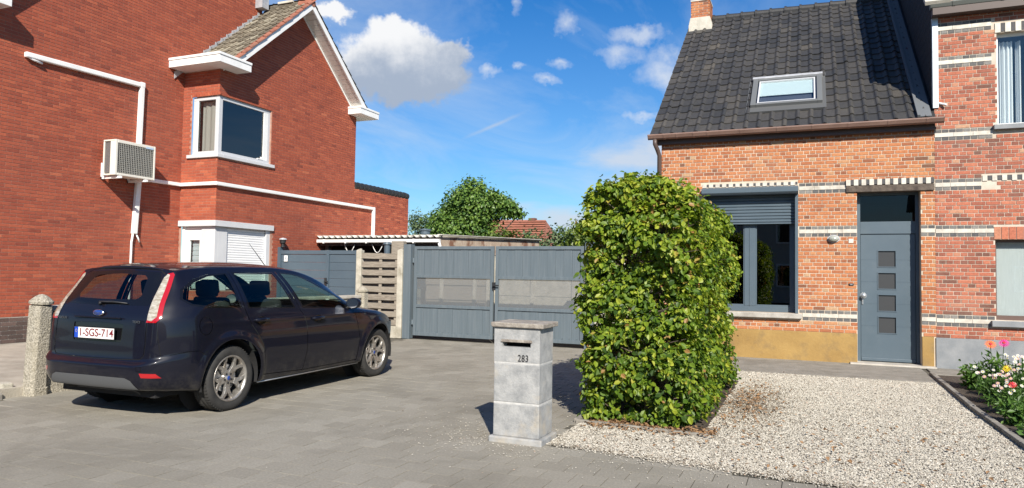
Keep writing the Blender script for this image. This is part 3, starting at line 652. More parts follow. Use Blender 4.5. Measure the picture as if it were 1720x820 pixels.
# roof
TAN = .7824; COSR = 1/math.sqrt(1+TAN*TAN); SINR = TAN*COSR; YE, ZE = 12.80, 3.968
def rp(x, s, n): return Vector((x, YE+s*COSR-n*SINR, ZE+s*SINR+n*COSR))
RM = Matrix(((1, 0, 0), (0, COSR, -SINR), (0, SINR, COSR)))
SL = (17.5-YE)/COSR
mb = MB(); mb.prism([rp(-2.66, 0, -.06), rp(XJ, 0, -.06), rp(XJ, SL, -.06), rp(-2.66, SL, -.06)], rp(0, 0, .05)-rp(0, 0, 0))
back = [(-2.66, 17.5, ZE+4.7*TAN-.05), (XJ, 17.5, ZE+4.7*TAN-.05), (XJ, 22.5, ZE-.2), (-2.66, 22.5, ZE-.2)]
mb.add(back, [(0, 1, 2, 3)]); roof_r = mb.build('roof', 'tile', rh)
def tile_mesh(name, w_, exp, mat, roll=.034, lap=.05, thick=.018, lift=.022):
    prof = [(-.006, .010), (.018, .0), (w_*.62, .001), (w_*.70, .008), (w_*.78, roll*.8), (w_*.88, roll), (w_*.98, roll*.75), (w_+.012, .012)]
    V = []; n = len(prof)
    for s, up in ((0, lift), (exp+lap, 0.0)):
        V += [(x, s, h+up) for x, h in prof]
    V += [(x, 0, h+lift-thick) for x, h in prof]
    F = [(i, i+1, n+i+1, n+i) for i in range(n-1)]+[(2*n+i, 2*n+i+1, i+1, i) for i in range(n-1)]+[(n-1, 2*n-1, 3*n-1), (0, 2*n, n)]
    me = bpy.data.meshes.new(name); me.from_pydata(V, [], [tuple(f) for f in F if len(set(f)) > 2]); me.materials.append(M[mat]); return me
def scatter_mesh(parent, name, me, mats, limit=300, key=None):
    """mats: (4x4, tint)"""
    def area(m_):
        P = m_[0].translation
        return 1/(P-Vector((0, 0, EYE))).length if shows(P) else 0
    order = sorted(range(len(mats)), key=lambda i: -area(mats[i]))
    for i in order[:limit]:
        o = bpy.data.objects.new(name, me); COL.objects.link(o); o.parent = parent; o.matrix_basis = mats[i][0]; o['tint'] = mats[i][1]
    rest = order[limit:]
    if rest:
        mb = MB(); vs_ = [v.co.copy() for v in me.vertices]; fs = [tuple(p.vertices) for p in me.polygons]
        for i in rest: mb.add([mats[i][0] @ v for v in vs_], fs, mats[i][1]+.001)
        mb.build(name+'s', me.materials[0], parent, kind='stuff')
TW, TE = .2095, .285; tm = tile_mesh('roof_tile', TW, TE, 'tile'); L = []; rng = random.Random(21)
SKY = (-.99, .245, .70, 1.97)      # x0 x1 s0 s1 of the roof window
for r in range(21):
    for c_ in range(21):
        x = -2.66+c_*TW; s = r*TE-.03
        if SKY[0]-.02 < x+TW/2 < SKY[1]+.02 and SKY[2]-.02 < s+TE/2 < SKY[3]+.06: continue
        j = Matrix.Rotation(rng.gauss(0, .012), 4, 'Z') @ Matrix.Rotation(rng.gauss(0, .008), 4, 'X')
        t_ = min(1, max(0, rng.gauss(.45+.08*math.sin(x*1.3+r*.35), .19)))
        L.append((Matrix.Translation(rp(x, s, rng.gauss(.0, .002))) @ RM.to_4x4() @ j, t_))
scatter_mesh(roof_r, 'roof_tile', tm, L)
# cut tiles filling in around the roof window are covered by its flashing
def slab(x0, x1, s0, s1, n0, n1):
    if s1 < 3 and s0 > .3: s0 -= .09; s1 -= .09
    return [rp(x0, s0, n0), rp(x1, s0, n0), rp(x1, s1, n0), rp(x0, s1, n0)], rp(0, 0, n1-n0)-rp(0, 0, 0)
sk = MB()
for q in ((-.975, -.885, .86, 2.0), (.14, .23, .86, 2.0), (-.885, .14, .86, .93), (-.885, .14, 1.93, 2.0)): sk.prism(*slab(q[0], q[1], q[2], q[3], .0, .095))
sk = sk.build('skylight', pbr('grey_skylight_frame', (.13, .137, .14), .5), rh, bevel=.006)
b = MB(); b.prism(*slab(-.99, .245, 1.99, 2.07, .0, .11)); b.build('hood', 'lead', sk, bevel=.005)
b = MB(); b.prism(*slab(-1.05, -.975, .70, 2.1, .0, .03)); b.prism(*slab(.23, .29, .70, 2.1, .0, .03)); b.prism(*slab(-.975, .23, .68, .86, .0, .038)); b.prism(*slab(-1.05, .3, 2.07, 2.2, 0, .03)); b.build('flashing', pbr('dark_skylight_flashing', (.085, .088, .09), .6), sk)
b = MB()
for q in ((-.86, -.835, .95, 1.91), (.09, .115, .95, 1.91), (-.835, .09, .95, .975), (-.835, .09, 1.885, 1.91)): b.prism(*slab(*q, .04, .082))
b.build('sash', 'grey_frame', sk)
b = MB(); b.prism(*slab(-.885, .14, .93, 1.93, .055, .062)); b.build('pane', 'glass', sk)
b = MB(); b.prism(*slab(-.835, .09, 1.32, 1.9, .035, .04)); b.build('roller_blind', pbr('pale_blue_blind', (.60, .68, .70), .8), sk)
b = MB(); b.prism(*slab(-.885, .14, .93, 1.93, .001, .008)); b.build('reveal', pbr('dim_attic', (.075, .085, .12), .8), sk)
# ridge
for i in range(12):
    x = -2.12+i*.325; b = MB(); b.tube([(x, 17.5, ZE+4.7*TAN-.01), (x+.31, 17.5, ZE+4.7*TAN-.01)], [.115, .10], 12); b.tube([(x-.02, 17.5, ZE+4.7*TAN-.01), (x+.03, 17.5, ZE+4.7*TAN-.01)], [.13, .13], 12); b.build('ridge_tile', 'tile', roof_r, smooth=False)
# chimney
ch = MB(); ch.prism([(-2.64, 17.0, 7.0), (-2.10, 17.0, 7.0), (-2.10, 17.0, 7.40), (-2.15, 17.0, 7.58), (-2.60, 17.0, 7.58), (-2.64, 17.0, 7.40)], (0, .62, 0)); ch = ch.build('chimney', 'cement', rh)
MB().box(-2.585, -2.165, 17.04, 17.58, 7.57, 8.0).build('chimney_core', 'mortar_pale', ch)
cb = courses(-2.59, -2.16, 7.585, 7.985, .0615, .19, 'run', [], rng=rng); place(ch, 'brick', 'brick_right', cb, 'x', 17.04, -1)
cb = courses(17.03, 17.59, 7.585, 7.985, .0615, .19, 'run', [], rng=rng); place(ch, 'brick', 'brick_right', cb, 'y', -2.585, -1, limit=0); place(ch, 'brick', 'brick_right', cb, 'y', -2.165, 1, limit=0)
MB().box(-2.60, -2.15, 17.02, 17.60, 7.985, 8.02).build('cap_course', 'cement', ch)
# gutter, its brackets, the downpipe
def gutter_profile(yc, zt, r=.062): return [(yc+r*math.cos(a), zt+r*1.15*math.sin(a)-.0) for a in [math.pi+i*math.pi/8 for i in range(9)]]
def gutter(parent, name, mat, x0, x1, yc, zt, joints, r=.062):
    o = None; pr_ = [(yc-r-.012, zt+.006), (yc-r-.012, zt-.008)]+gutter_profile(yc, zt-.008, r)[1:]+[(yc+r, zt+.01)]
    inner = [(y+(.006 if y < yc else -.006), z+.006) for y, z in pr_][::-1]
    poly = pr_+inner
    o = MB().prism([(x0, y, z) for y, z in poly][::-1], (x1-x0, 0, 0)).build(name, mat, parent)
    for j in joints: MB().prism([(j, y-.004 if y < yc else y+.003, z-.004) for y, z in poly][::-1], (.035, 0, 0)).build('joint', mat, o)
    MB().prism([(x0-.004, y, z) for y, z in pr_][::-1], (.008, 0, 0)).build('end_cap', mat, o); MB().prism([(x1-.004, y, z) for y, z in pr_][::-1], (.008, 0, 0)).build('end_cap', mat, o)
    return o
gutter(rh, 'gutter', 'brown_pvc', -2.70, 1.965, 12.80, 3.955, [-2.42, -2.2, -1.9, -1.66, -1.1, -.5, .05, .6, 1.18, 1.72])
MB().box(XL-.1, XJ, 12.90, YF, 3.80, 3.93).build('eaves_shade_board', 'brown_dark', rh)  # dark strip standing for the shadow band below the gutter
b = MB(); b.tube([(-2.58, 12.80, 3.89), (-2.58, 12.80, 3.80), (-2.545, 12.86, 3.70), (-2.52, 12.92, 3.6), (-2.52, 12.92, .1)], .04, 14); b.build('downpipe', 'brown_dark', rh, smooth=True)
b = MB(); b.prism(*slab(1.60, 1.80, -.02, SL, .03, .05)); b.prism(*slab(1.60, 1.64, -.02, SL, .05, .075)); b.build('valley_flashing', pbr('shaded_zinc_valley', (.12, .13, .14), .7), rh)  # zinc strip coloured dark, the shade on it put into the colour

# ================================================================== the taller neighbour on the right
nh = thing('brick_house', 'tall terraced red brick house with grey stone plinth and orange tile roof', 'house', (3, YF, 0))
NW = (2.667, 3.95, .80, 2.045); NU = (2.72, 4.0, 3.82, 5.29); XN1 = 6.4
mb = MB(); plane_holes(mb, 'x', YF+.002, XJ, XN1, 0, 5.75, [NW, NU]); reveal(mb, 'x', YF+.002, .2, NW); reveal(mb, 'x', YF+.002, .2, NU)
wall_n = mb.build('wall', 'mortar_next', nh)
NH = [(NW[0], NW[1], NW[2]-.1, NW[3]+.2), (2.60, 4.1, .69, .80), (NU[0], NU[1], NU[2]-.1, NU[3]+.16), (2.66, 4.1, 3.74, 3.85), (2.50, 4.2, 2.96, 3.055)]
nall = courses(XJ+.004, XN1, .497, 5.70, PI_, .197, 'english', NH, rng=rng, tmean=.45, tsd=.26)
nk = {}
for k0 in (3, 26, 38, 51, 70, 79): nk.update({k0: 1, k0+1: 1, k0+2: 1})
isb = lambda b: b[5] in nk and b[0] < 2.66
place(wall_n, 'brick', 'brick_next', [b for b in nall if not isb(b)], 'x', YF+.002, -1)
bands(wall_n, XJ+.006, 2.655, (3, 26, 51, 70, 79), .497, PI_, NH); bands(wall_n, XJ+.006, 2.50, (38,), .497, PI_, NH)
soldier(wall_n, 2.51, 4.19, 2.962, 3.05, .125, YF, frac=.5)
soldier(wall_n, 2.70, 4.05, 5.29, 5.44, .13, YF, frac=.45)
for i in range(14):
    x = 2.655+i*.098; MB().box(x, x+.088, YF-.008, YF+.03, 2.05, 2.24).build('arch_brick', 'brick_next', wall_n, tint=.55+.44*rng.random())
MB().box(1.858, XN1, YF-.022, YF+.02, 0, .492).build('plinth', 'bluestone', nh, bevel=.004)
MB().box(2.60, 4.1, YF-.08, YF+.15, .70, .79).build('window_sill', 'bluestone', nh, bevel=.006)
MB().box(2.66, 4.1, YF-.08, YF+.15, 3.755, 3.83).build('window_sill', 'bluestone', nh, bevel=.006)
fr = MB().box(2.667, 2.70, YF+.10, YF+.16, .80, 2.045).box(2.70, 3.95, YF+.10, YF+.16, .80, .87).box(2.70, 3.95, YF+.1, YF+.16, 2.0, 2.045).build('window', pbr('brown_window_frame', (.10, .062, .052), .5), nh)
pane_box(fr, 'glass', 'x', YF+.12, 2.70, 3.95, .87, 2.0)
MB().box(2.69, 3.95, YF+.175, YF+.185, .84, 2.0).build('roller_blind', 'blind', fr)
fr = MB().box(2.72, 2.755, YF+.10, YF+.16, 3.82, 5.29).box(2.755, 4.0, YF+.10, YF+.16, 3.82, 3.87).box(2.755, 4.0, YF+.1, YF+.16, 5.25, 5.29).build('window', 'white_pvc', nh)
pane_box(fr, 'glass', 'x', YF+.12, 2.755, 4.0, 3.87, 5.25)
def curtain(parent, x0, x1, y, z0, z1, folds, amp=.03, mat='curtain'):
    n = folds*6; V = []; F = []
    for i in range(n+1):
        x = x0+(x1-x0)*i/n; yy = y+amp*math.sin(i/6*6.283)+amp*.4*math.sin(i*.9); V += [(x, yy, z0), (x, yy, z1)]
    F = [(2*i, 2*i+2, 2*i+3, 2*i+1) for i in range(n)]
    return MB().add(V, F).build('curtain', mat, parent, smooth=True)
curtain(fr, 2.76, 2.98, YF+.24, 3.87, 5.2, 4); curtain(fr, 3.02, 3.09, YF+.26, 3.87, 5.2, 1); curtain(fr, 3.35, 3.95, YF+.24, 3.87, 5.2, 6)
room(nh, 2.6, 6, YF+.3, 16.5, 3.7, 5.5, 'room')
# side gable above the low roof: black slates
GZ = lambda y: 5.86+.80*(y-12.85) if y < 17.5 else 5.86+.8*4.65-.8*(y-17.5)
mb = MB(); mb.add([(XJ, YF+.01, 3.6), (XJ, 22.2, 3.6), (XJ, 22.2, GZ(22.2)), (XJ, 17.5, GZ(17.5)), (XJ, YF+.01, GZ(13))], [(0, 1, 2, 3, 4)][::1])
gab = mb.build('side_gable', 'dark_slate', nh)
rng = random.Random(9); B = []
for r in range(34):
    z = 3.9+r*.16
    y = 13.05+(r % 2)*.12
    while y < 20:
        if GZ(y) > z+.2 and z+.2 > ZE+(y-YE)*TAN: B.append((XJ-.008, y+.12, z+.08, .012, .235, .155, rng.uniform(0, 1)))
        y += .24
scatter_boxes(gab, 'slate', 'dark_slate', B)
MB().box(1.845, 1.925, YF-.03, YF+.0, 4.16, 5.70).box(1.845, XJ, YF, YF+.09, 4.16, 5.70).build('corner_trim', 'zinc', nh)
b = MB(); b.tube([(1.93, YF-.015, 4.235), (2.03, YF-.06, 4.19)], .018, 8); b.build('overflow_spout', 'white_pvc', nh)
gutter(nh, 'gutter', pbr('grey_green_gutter', (.135, .145, .135), .5), 1.80, XN1, 12.84, 5.80, [2.1, 2.75, 3.4], .07)
MB().box(1.83, XN1, 12.80, YF, 5.62, 5.74).build('eaves_shade_board', 'brown_dark', nh)
def rn(x, s, n): c_ = 1/math.sqrt(1.64); s_ = .8*c_; return Vector((x, 12.80+s*c_-n*s_, 5.80+s*s_+n*c_))
mb = MB(); mb.prism([rn(1.80, 0, -.05), rn(XN1, 0, -.05), rn(XN1, 5.95, -.05), rn(1.80, 5.95, -.05)], rn(0, 0, .05)-rn(0, 0, 0)); mb.add([(1.80, 17.44, 9.5), (XN1, 17.44, 9.5), (XN1, 22.3, 5.7), (1.8, 22.3, 5.7)], [(0, 1, 2, 3)])
roof_n = mb.build('roof', 'tile_orange', nh); c_ = 1/math.sqrt(1.64)
RN = Matrix(((1, 0, 0), (0, c_, -.8*c_), (0, .8*c_, c_))).to_4x4(); tn = tile_mesh('roof_tile', .21, .29, 'tile_orange')
scatter_mesh(roof_n, 'roof_tile', tn, [(Matrix.Translation(rn(2.06+i*.21, r*.29-.03, 0)) @ RN, rng.random()) for r in range(3) for i in range(18)])
b = MB(); b.prism([rn(1.72, -.04, .0), rn(2.07, -.04, .0), rn(2.07, 5.9, .0), rn(1.72, 5.9, .0)], rn(0, 0, .06)-rn(0, 0, 0)); b.build('verge_slab', 'cement', roof_n)
# ================================================================== left-hand house
XW, XG = -12.3, -11.3; YA, YB = 11.07, 15.87; GB = .10
lh = thing('brick_house', 'big red brick house with projecting gabled wing and white eaves', 'house', (XW, 11, GB)); rng = random.Random(31)
PL = .06; LL = .215
APY, APZ, RT = 13.5, 7.70, .876                       # wing gable: apex and slope (wall line)
UW = (YA, 12.62, 3.73, 5.02); LW = (YA, 12.70, .95, 2.285)   # corner windows, on the gable
UF = (-12.04, XG, 3.73, 5.02); LF = (-12.24, XG, .95, 2.285)  # and round the corner
mb = MB(); plane_holes(mb, 'y', XW, 3.0, 13.3, GB, 10.5, [(YA, 13.3, GB, 5.4)]); wall_l = mb.build('side_wall', 'mortar_left', lh)
gz_ = lambda y: APZ-RT*abs(y-APY)
mb = MB(); plane_holes(mb, 'y', XG, YA, YB, GB, 5.5, [UW, LW]); mb.add([(XG, YA, 5.5), (XG, YB, 5.5), (XG, YB, gz_(YB)), (XG, APY, APZ), (XG, YA, gz_(YA))], [(0, 1, 2, 3, 4)])
reveal(mb, 'y', XG, -.10, UW, (0,)); reveal(mb, 'y', XG, -.10, LW, (0,))
mb.add([(XG, YB, GB), (XW, YB, GB), (XW, YB, 5.6), (XG, YB, 5.6)], [(0, 1, 2, 3)]); wall_g = mb.build('gable_wall', 'mortar_left', lh)
mb = MB(); plane_holes(mb, 'x', YA, XW, XG, GB, 5.6, [UF, LF]); wall_f = mb.build('wing_end_wall', 'mortar_left', lh)
ZPL = .54
place(wall_l, 'brick', 'brick_left', courses(3.0, 13.3, ZPL, 10.4, PL, LL, 'run', [(YA, 13.3, 0, 5.4)], rng=rng, joint=.010, tsd=.16), 'y', XW, 1, .005)
plb = courses(3.0, YA, GB+.005, ZPL-.01, .072, .24, 'run', [], rng=rng, joint=.012); place(wall_l, 'plinth_brick', 'brick_plinth', plb, 'y', XW, 1, .02)
MB().box(XW-.01, XW+.012, 3.0, YA, GB, ZPL-.006).build('plinth', 'mortar_pale', lh)
gsp = lambda z: (YA, YB) if z < gz_(YA) else (APY-(APZ-z)/RT, APY+(APZ-z)/RT)
place(wall_g, 'brick', 'brick_left', courses(YA, YB, GB, APZ-.05, PL, LL, 'run', [(UW[0], UW[1]+.02, UW[2]-.06, UW[3]+.07), (LW[0], LW[1]+.06, LW[2], LW[3]+.12)], span=gsp, rng=rng, joint=.010, tsd=.16), 'y', XG, 1, .005)
place(wall_f, 'brick', 'brick_left', courses(XW, XG, GB, 5.56, PL, LL, 'run', [(UF[0]-.02, XG, UF[2]-.06, UF[3]+.07), (LF[0]-.06, XG, LF[2], LF[3]+.12)], rng=rng, joint=.009, tmean=.62, tsd=.18), 'x', YA, -1, .005)
# soldier course over the upper window, and its sill
for a in np.arange(-12.06, XG+.0, .072): MB().box(a, a+.064, YA-.008, YA+.03, UF[3]+.008, UF[3]+.068).build('soldier_brick', 'brick_left', wall_f, tint=float(rng.gauss(.6, .15)))
for a in np.arange(YA+.002, 12.64, .072): MB().box(XG-.03, XG+.008, a, a+.064, UW[3]+.008, UW[3]+.068).build('soldier_brick', 'brick_left', wall_g, tint=float(rng.gauss(.5, .15)))
def corner_window(zb, zt, frame, parent):
    """frame of a window that wraps the wing's corner; face set 3 cm back"""
    r = .03; XF, YFf = XG-r, YA+r; t = .075
    o = MB(); y1 = UW[1]; x0 = UF[0]
    o.box(XF-.10, XF, YFf, YFf+.10, zb, zt)                                           # corner post
    for (a, b, c_, d) in ((YFf+.10, y1, zb, zb+t), (YFf+.10, y1, zt-t, zt), (y1-t, y1, zb+t, zt-t)): o.box(XF-.06, XF, a, b, c_, d)
    for (a, b, c_, d) in ((x0, XF-.10, zb, zb+t), (x0, XF-.10, zt-t, zt), (x0, x0+t, zb+t, zt-t)): o.box(a, b, YFf, YFf+.06, c_, d)
    return o.build('window', frame, parent, bevel=.006)
uw = corner_window(3.79, 5.02, 'grey_frame', lh)
pane_box(uw, 'glass_dark', 'y', XG-.065, YA+.12, UW[1]-.07, 3.86, 4.95); pane_box(uw, 'glass', 'x', YA+.06, UF[0]+.07, XG-.12, 3.86, 4.95)
MB().box(XG-.05, XG-.03, 12.42, 12.55, 3.865, 4.945).build('sash', 'white_pvc', uw); MB().box(UF[0]+.075, UF[0]+.13, YA+.034, YA+.056, 3.865, 4.945).build('sash', 'white_pvc', uw)
curtain(uw, UF[0]+.14, XG-.16, YA+.16, 3.88, 4.94, 3, .012, pbr('taupe_net_curtain', (.34, .31, .28), .9))
MB().box(XG-.055, XG-.02, 12.25, 12.40, 3.865, 3.885).box(XG-.055, XG-.02, 12.36, 12.39, 3.885, 3.93).build('window_catch', 'white_pvc', uw)
b = MB(); b.box(-12.12, XG+.05, YA-.05, YA+.10, 3.72, 3.79); b.box(XG-.10, XG+.05, YA+.10, 12.72, 3.72, 3.79); b.build('window_sill', 'grey_panel', lh, bevel=.006)
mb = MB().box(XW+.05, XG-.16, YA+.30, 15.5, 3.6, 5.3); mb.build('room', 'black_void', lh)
# lower corner window: slab lintel, panels, shutters
b = MB(); b.box(XW+.012, XG+.05, YA-.05, YA+.05, 2.285, 2.405); b.box(XG-.05, XG+.05, YA+.05, 12.76, 2.285, 2.405); b.build('lintel', 'grey_panel', lh, bevel=.005)
b = MB(); b.box(-11.70, XG-.03, YA+.03, YA+.12, .95, 2.285); b.box(XG-.12, XG-.03, YA+.12, 11.44, .95, 2.285); b.build('corner_panel', 'grey_panel', lh, bevel=.004)
MB().box(XG-.06, XG-.01, 12.58, 12.70, .95, 2.285).build('end_panel', 'grey_panel', lh, bevel=.004)
def shutter(parent, axis, c, u0, u1, z0, z1, out, mat='shutter_white', p=.052):
    sh_ = (MB().box(u0, u1, c-.004, c+.004, z0, z1) if axis == 'x' else MB().box(c-.004, c+.004, u0, u1, z0, z1)).build('roller_shutter', mat, parent)
    n = int((z1-z0)/p)
    for i in range(n):
        z = z0+i*p; pr_ = [(0, z+.002), (.012, z+.012), (.012, z+p-.012), (0, z+p-.003)]
        P = [((u0, c+out*(d+.004), zz) if axis == 'x' else (c+out*(d+.004), u0, zz)) for d, zz in pr_]
        MB().prism(P if (axis == 'x') == (out < 0) else P[::-1], (u1-u0, 0, 0) if axis == 'x' else (0, u1-u0, 0)).build('slat', mat, sh_)
    return sh_
shutter(lh, 'y', XG-.075, 11.44, 12.58, .97, 2.285, 1)
shutter(lh, 'x', YA+.07, -12.2, -11.70, 2.06, 2.285, -1)
lw_ = MB().box(-12.24, -12.17, YA+.03, YA+.09, .95, 2.285).box(-12.17, -12.05, YA+.055, YA+.10, .95, 2.06).box(-11.76, -11.70, YA+.05, YA+.10, .95, 2.06).box(-12.05, -11.76, YA+.05, YA+.10, 2.0, 2.06).build('window', 'white_pvc', lh)
shutter(lw_, 'x', YA+.16, -12.05, -11.76, .97, 2.0, -1, pbr('grey_blind_slats', (.45, .50, .52), .5), .1); pane_box(lw_, 'glass', 'x', YA+.085, -12.05, -11.76, .95, 2.0)
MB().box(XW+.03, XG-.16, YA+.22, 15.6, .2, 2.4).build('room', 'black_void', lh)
# wing roof: barge boards, soffits, boxed eaves, tiles
XO = -10.95; RZ = lambda y: 7.80-RT*abs(y-APY); c_r = 1/math.hypot(1, RT); s_r = RT*c_r
for sgn in (-1, 1):
    ye = APY+sgn*2.36
    A = [(XW, APY, 7.72), (XW, ye, RZ(ye)-.08), (XO, ye, RZ(ye)-.08), (XO, APY, 7.72)]
    b = MB(); b.prism(A if sgn < 0 else A[::-1], (0, 0, .05)); b.build('roof', 'soffit', lh)
    bar = [(XO-.01, APY, 7.81), (XO-.01, ye, RZ(ye)+.01), (XO-.01, ye, RZ(ye)-.15), (XO-.01, APY, 7.65)]
    b = MB(); b.prism(bar if sgn > 0 else bar[::-1], (.03, 0, 0)); b.build('barge_board', 'white_pvc', lh)
    inn = [(XG+.006, APY, 7.66), (XG+.006, ye, RZ(ye)-.14), (XG+.006, ye, RZ(ye)-.19), (XG+.006, APY, 7.61)]
    b = MB(); b.prism(inn if sgn > 0 else inn[::-1], (.02, 0, 0)); b.build('soffit_trim', 'white_pvc', lh)
    nb_ = 22
    for i in range(nb_):      # soffit boards between barge and wall
        d0, d1 = 2.36*i/nb_+.004, 2.36*(i+1)/nb_-.004; yy0, yy1 = APY+sgn*d0, APY+sgn*d1
        q = [(XG+.002, yy0, RZ(yy0)-.135), (XO-.012, yy0, RZ(yy0)-.135), (XO-.012, yy1, RZ(yy1)-.135), (XG+.002, yy1, RZ(yy1)-.135)]
        MB().prism(q if sgn < 0 else q[::-1], (0, 0, .012)).build('soffit_board', 'soffit', lh)
for y0, y1 in ((10.65, 11.53), (15.50, 16.36)):
    xb = XW+.006 if y0 < 12 else XG-.4
    b = MB(); b.box(xb, XO+.05, y0, y1, 5.575, 5.72); b.build('eaves_box', 'white_pvc', lh, bevel=.006)
    b = MB(); b.box(xb, XO+.066, y0-.016, y1+.004, 5.722, 5.775); b.build('eaves_trim', 'white_pvc', lh, bevel=.006)
tl = tile_mesh('roof_tile', .2, .27, 'tile_old', .028, .05, .022, .03); tv = tile_mesh('verge_tile', .2, .27, 'tile_red', .05, .05, .03, .035)
RL = Matrix(((1, 0, 0), (0, c_r, -s_r), (0, s_r, c_r))).to_4x4(); LT = []; LV = []
tl_r = tile_mesh('dark_roof_tile', .2, .27, 'tile', .03, .05, .024, .03); LR = []
RR = Matrix(((-1, 0, 0), (0, -c_r, s_r), (0, s_r, c_r))).to_4x4()
slope_len = 2.55/c_r
for r in range(int(slope_len/.27)+1):
    s = r*.27
    for ci in range(7):
        x = XW+.02+ci*.194
        pos = Vector((x, 11.12+s*c_r, RZ(11.12)+s*s_r+.005)); j = Matrix.Rotation(rng.gauss(0, .02), 4, 'Z')
        if pos.y > APY-.05: continue
        (LV if ci == 6 else LT).append((Matrix.Translation(pos) @ RL @ j, rng.random()))
        pos2 = Vector((x+.2, 15.88-s*c_r, RZ(15.88)+s*s_r+.005)); LR.append((Matrix.Translation(pos2) @ RR @ j, rng.random()*.7))
rf = [o for o in lh.children if o.name.startswith('roof')]
scatter_mesh(rf[0], 'roof_tile', tl, LT); scatter_mesh(rf[0], 'verge_tile', tv, LV); scatter_mesh(rf[1], 'roof_tile', tl_r, LR)
for i in range(7):
    x = XW+.02+i*.195; b = MB(); b.tube([(x, APY, 7.80), (x+.19, APY, 7.80)], [.10, .09], 10); b.build('ridge_tile', 'tile_old' if i < 5 else 'tile_red', rf[0])
b = MB(); b.box(-11.9, -11.45, APY-.12, APY-.05, 7.86, 7.91); b.build('mortar_patch', 'cement', rf[0])
for i in range(15):      # stepped lead flashing where the wing roof meets the tall wall
    y = 10.78+i*.16; z = RZ(y)+.0
    b = MB(); b.prism([(XW+.02, y, z-.04), (XW+.02, y+.172, z-.04+.15), (XW+.02, y+.172, z+.23), (XW+.02, y+.11, z+.235), (XW+.02, y+.10, z+.17), (XW+.02, y, z+.115)], (.012, 0, 0)); b.build('flashing_step', 'lead', lh)
MB().box(XW+.006, XW+.22, 13.06, 13.28, 7.7, 8.6).build('parapet_end', 'lead', lh)
# eaves box and rake of the tall main gable, top left
b = MB(); b.box(XW, XW+.36, 6.55, 7.28, 5.60, 5.80); b.build('eaves_box', 'white_pvc', lh, bevel=.006)
for q in (0, 1):
    y0, z0, y1, z1 = 6.6, 5.86, 11.3, 10.6
    bar = [(XW, y0, z0), (XW, y1, z1), (XW, y1, z1-.16), (XW, y0, z0-.16)]
    if q == 0: b = MB(); b.prism([(XW-.3, y0, z0-.1), (XW-.3, y1, z1-.1), (XW+.33, y1, z1-.1), (XW+.33, y0, z0-.1)][::-1], (0, 0, .08)); b.build('main_roof', 'soffit', lh)
    else: b = MB(); b.prism([(x+.33, y, z) for x, y, z in bar][::-1], (.03, 0, 0)); b.build('barge_board', 'white_pvc', lh)
# flat-roofed annex behind the wing
an = MB(); plane_holes(an, 'y', XG, YB, 18.67, GB, 3.68, []); an.add([(XG, 18.67, GB), (XW-2, 18.67, GB), (XW-2, 18.67, 3.68), (XG, 18.67, 3.68)], [(0, 1, 2, 3)]); an.add([(XG, YB, 3.68), (XG, 18.67, 3.68), (XW-2, 18.67, 3.68), (XW-2, YB, 3.68)], [(0, 1, 2, 3)])
an = an.build('annex_wall', 'mortar_left', lh)
place(an, 'brick', 'brick_left', courses(YB, 18.66, GB, 3.66, PL, LL, 'run', [], rng=rng, joint=.009, tmean=.55), 'y', XG, 1, .005)
for i in range(14):
    y = YB+.02+i*.199; b = MB(); b.tube([(XG-.06, y, 3.72), (XG-.06, y+.2, 3.72)], [.115, .095], 10); b.build('coping_tile', 'tile', an)
tag(MB().lathe([(0, .02), (.13, .02), (.15, .06), (.15, .14), (.19, .16), (.19, .2), (0, .23)], (-11.05, 19.3, 2.55), 'z', 20).tube([(-11.05, 19.3, 0.0), (-11.05, 19.3, 2.6)], .1, 12).build('flue_pipe', 'side_gate_paint'), 'dark grey flue with round cowl behind the annex corner', 'flue')

# ================================================================== air conditioner and its white trunking
ac_ = thing('air_conditioner', 'cream outdoor air conditioning unit hung on the red brick wall', 'air conditioner', (-12.0, 9.58, 3.1))
X0, X1, Y0, Y1, Z0, Z1 = -12.16, -11.83, 9.15, 10.02, 3.11, 3.775
b = MB(); b.box(X0, X1-.02, Y0+.02, Y1, Z0, Z0+.03); b.box(X0, X1-.02, Y0, Y1, Z1-.03, Z1); b.box(X0, X1-.02, Y1-.02, Y1, Z0+.03, Z1-.03); b.box(X0, X0+.025, Y0, Y1-.02, Z0, Z1-.03); b.box(X1-.14, X1-.02, Y0, Y0+.02, Z0, Z1-.03)
b.box(X1-.02, X1, Y0, Y0+.05, Z0, Z1).box(X1-.02, X1, Y1-.04, Y1, Z0, Z1).box(X1-.02, X1, Y0+.05, Y1-.04, Z1-.06, Z1).box(X1-.02, X1, Y0+.05, Y1-.04, Z0, Z0+.045)
b.build('casing', 'ac_cream', ac_, bevel=.008)
MB().box(X1-.055, X1-.045, Y0+.03, Y1-.02, Z0+.03, Z1-.03).build('fan_shroud', 'ac_dark', ac_)
b = MB()
for i in range(7):
    a = i*math.pi*2/7; b.add([(X1-.04, 9.56, 3.44), (X1-.034, 9.56+.23*math.cos(a), 3.44+.23*math.sin(a)), (X1-.04, 9.56+.2*math.cos(a+.6), 3.44+.2*math.sin(a+.6))], [(0, 1, 2)])
b.build('fan', 'ac_dark', ac_)
b = MB()
for i in range(22): b.tube([(X1-.008, Y0+.055+i*.0370, Z0+.045), (X1-.008, Y0+.055+i*.0370, Z1-.06)], .0034, 5)
for i in range(15): b.tube([(X1-.006, Y0+.05, Z0+.06+i*.037), (X1-.006, Y1-.04, Z0+.06+i*.037)], .003, 5)
b.build('grille', pbr('grey_grille_wire', (.40, .395, .36), .5), ac_)
b = MB()
for i in range(14): b.box(X0+.04+i*.011, X0+.044+i*.011, Y0+.012, Y0+.02, Z0+.05, Z1-.05)
b.build('cooling_fins', 'ac_fin', ac_)
MB().box(X1, X1+.003, Y1-.22, Y1-.05, Z1-.07, Z1-.035).build('badge', pbr('pale_blue_badge', (.42, .55, .70), .4), ac_)
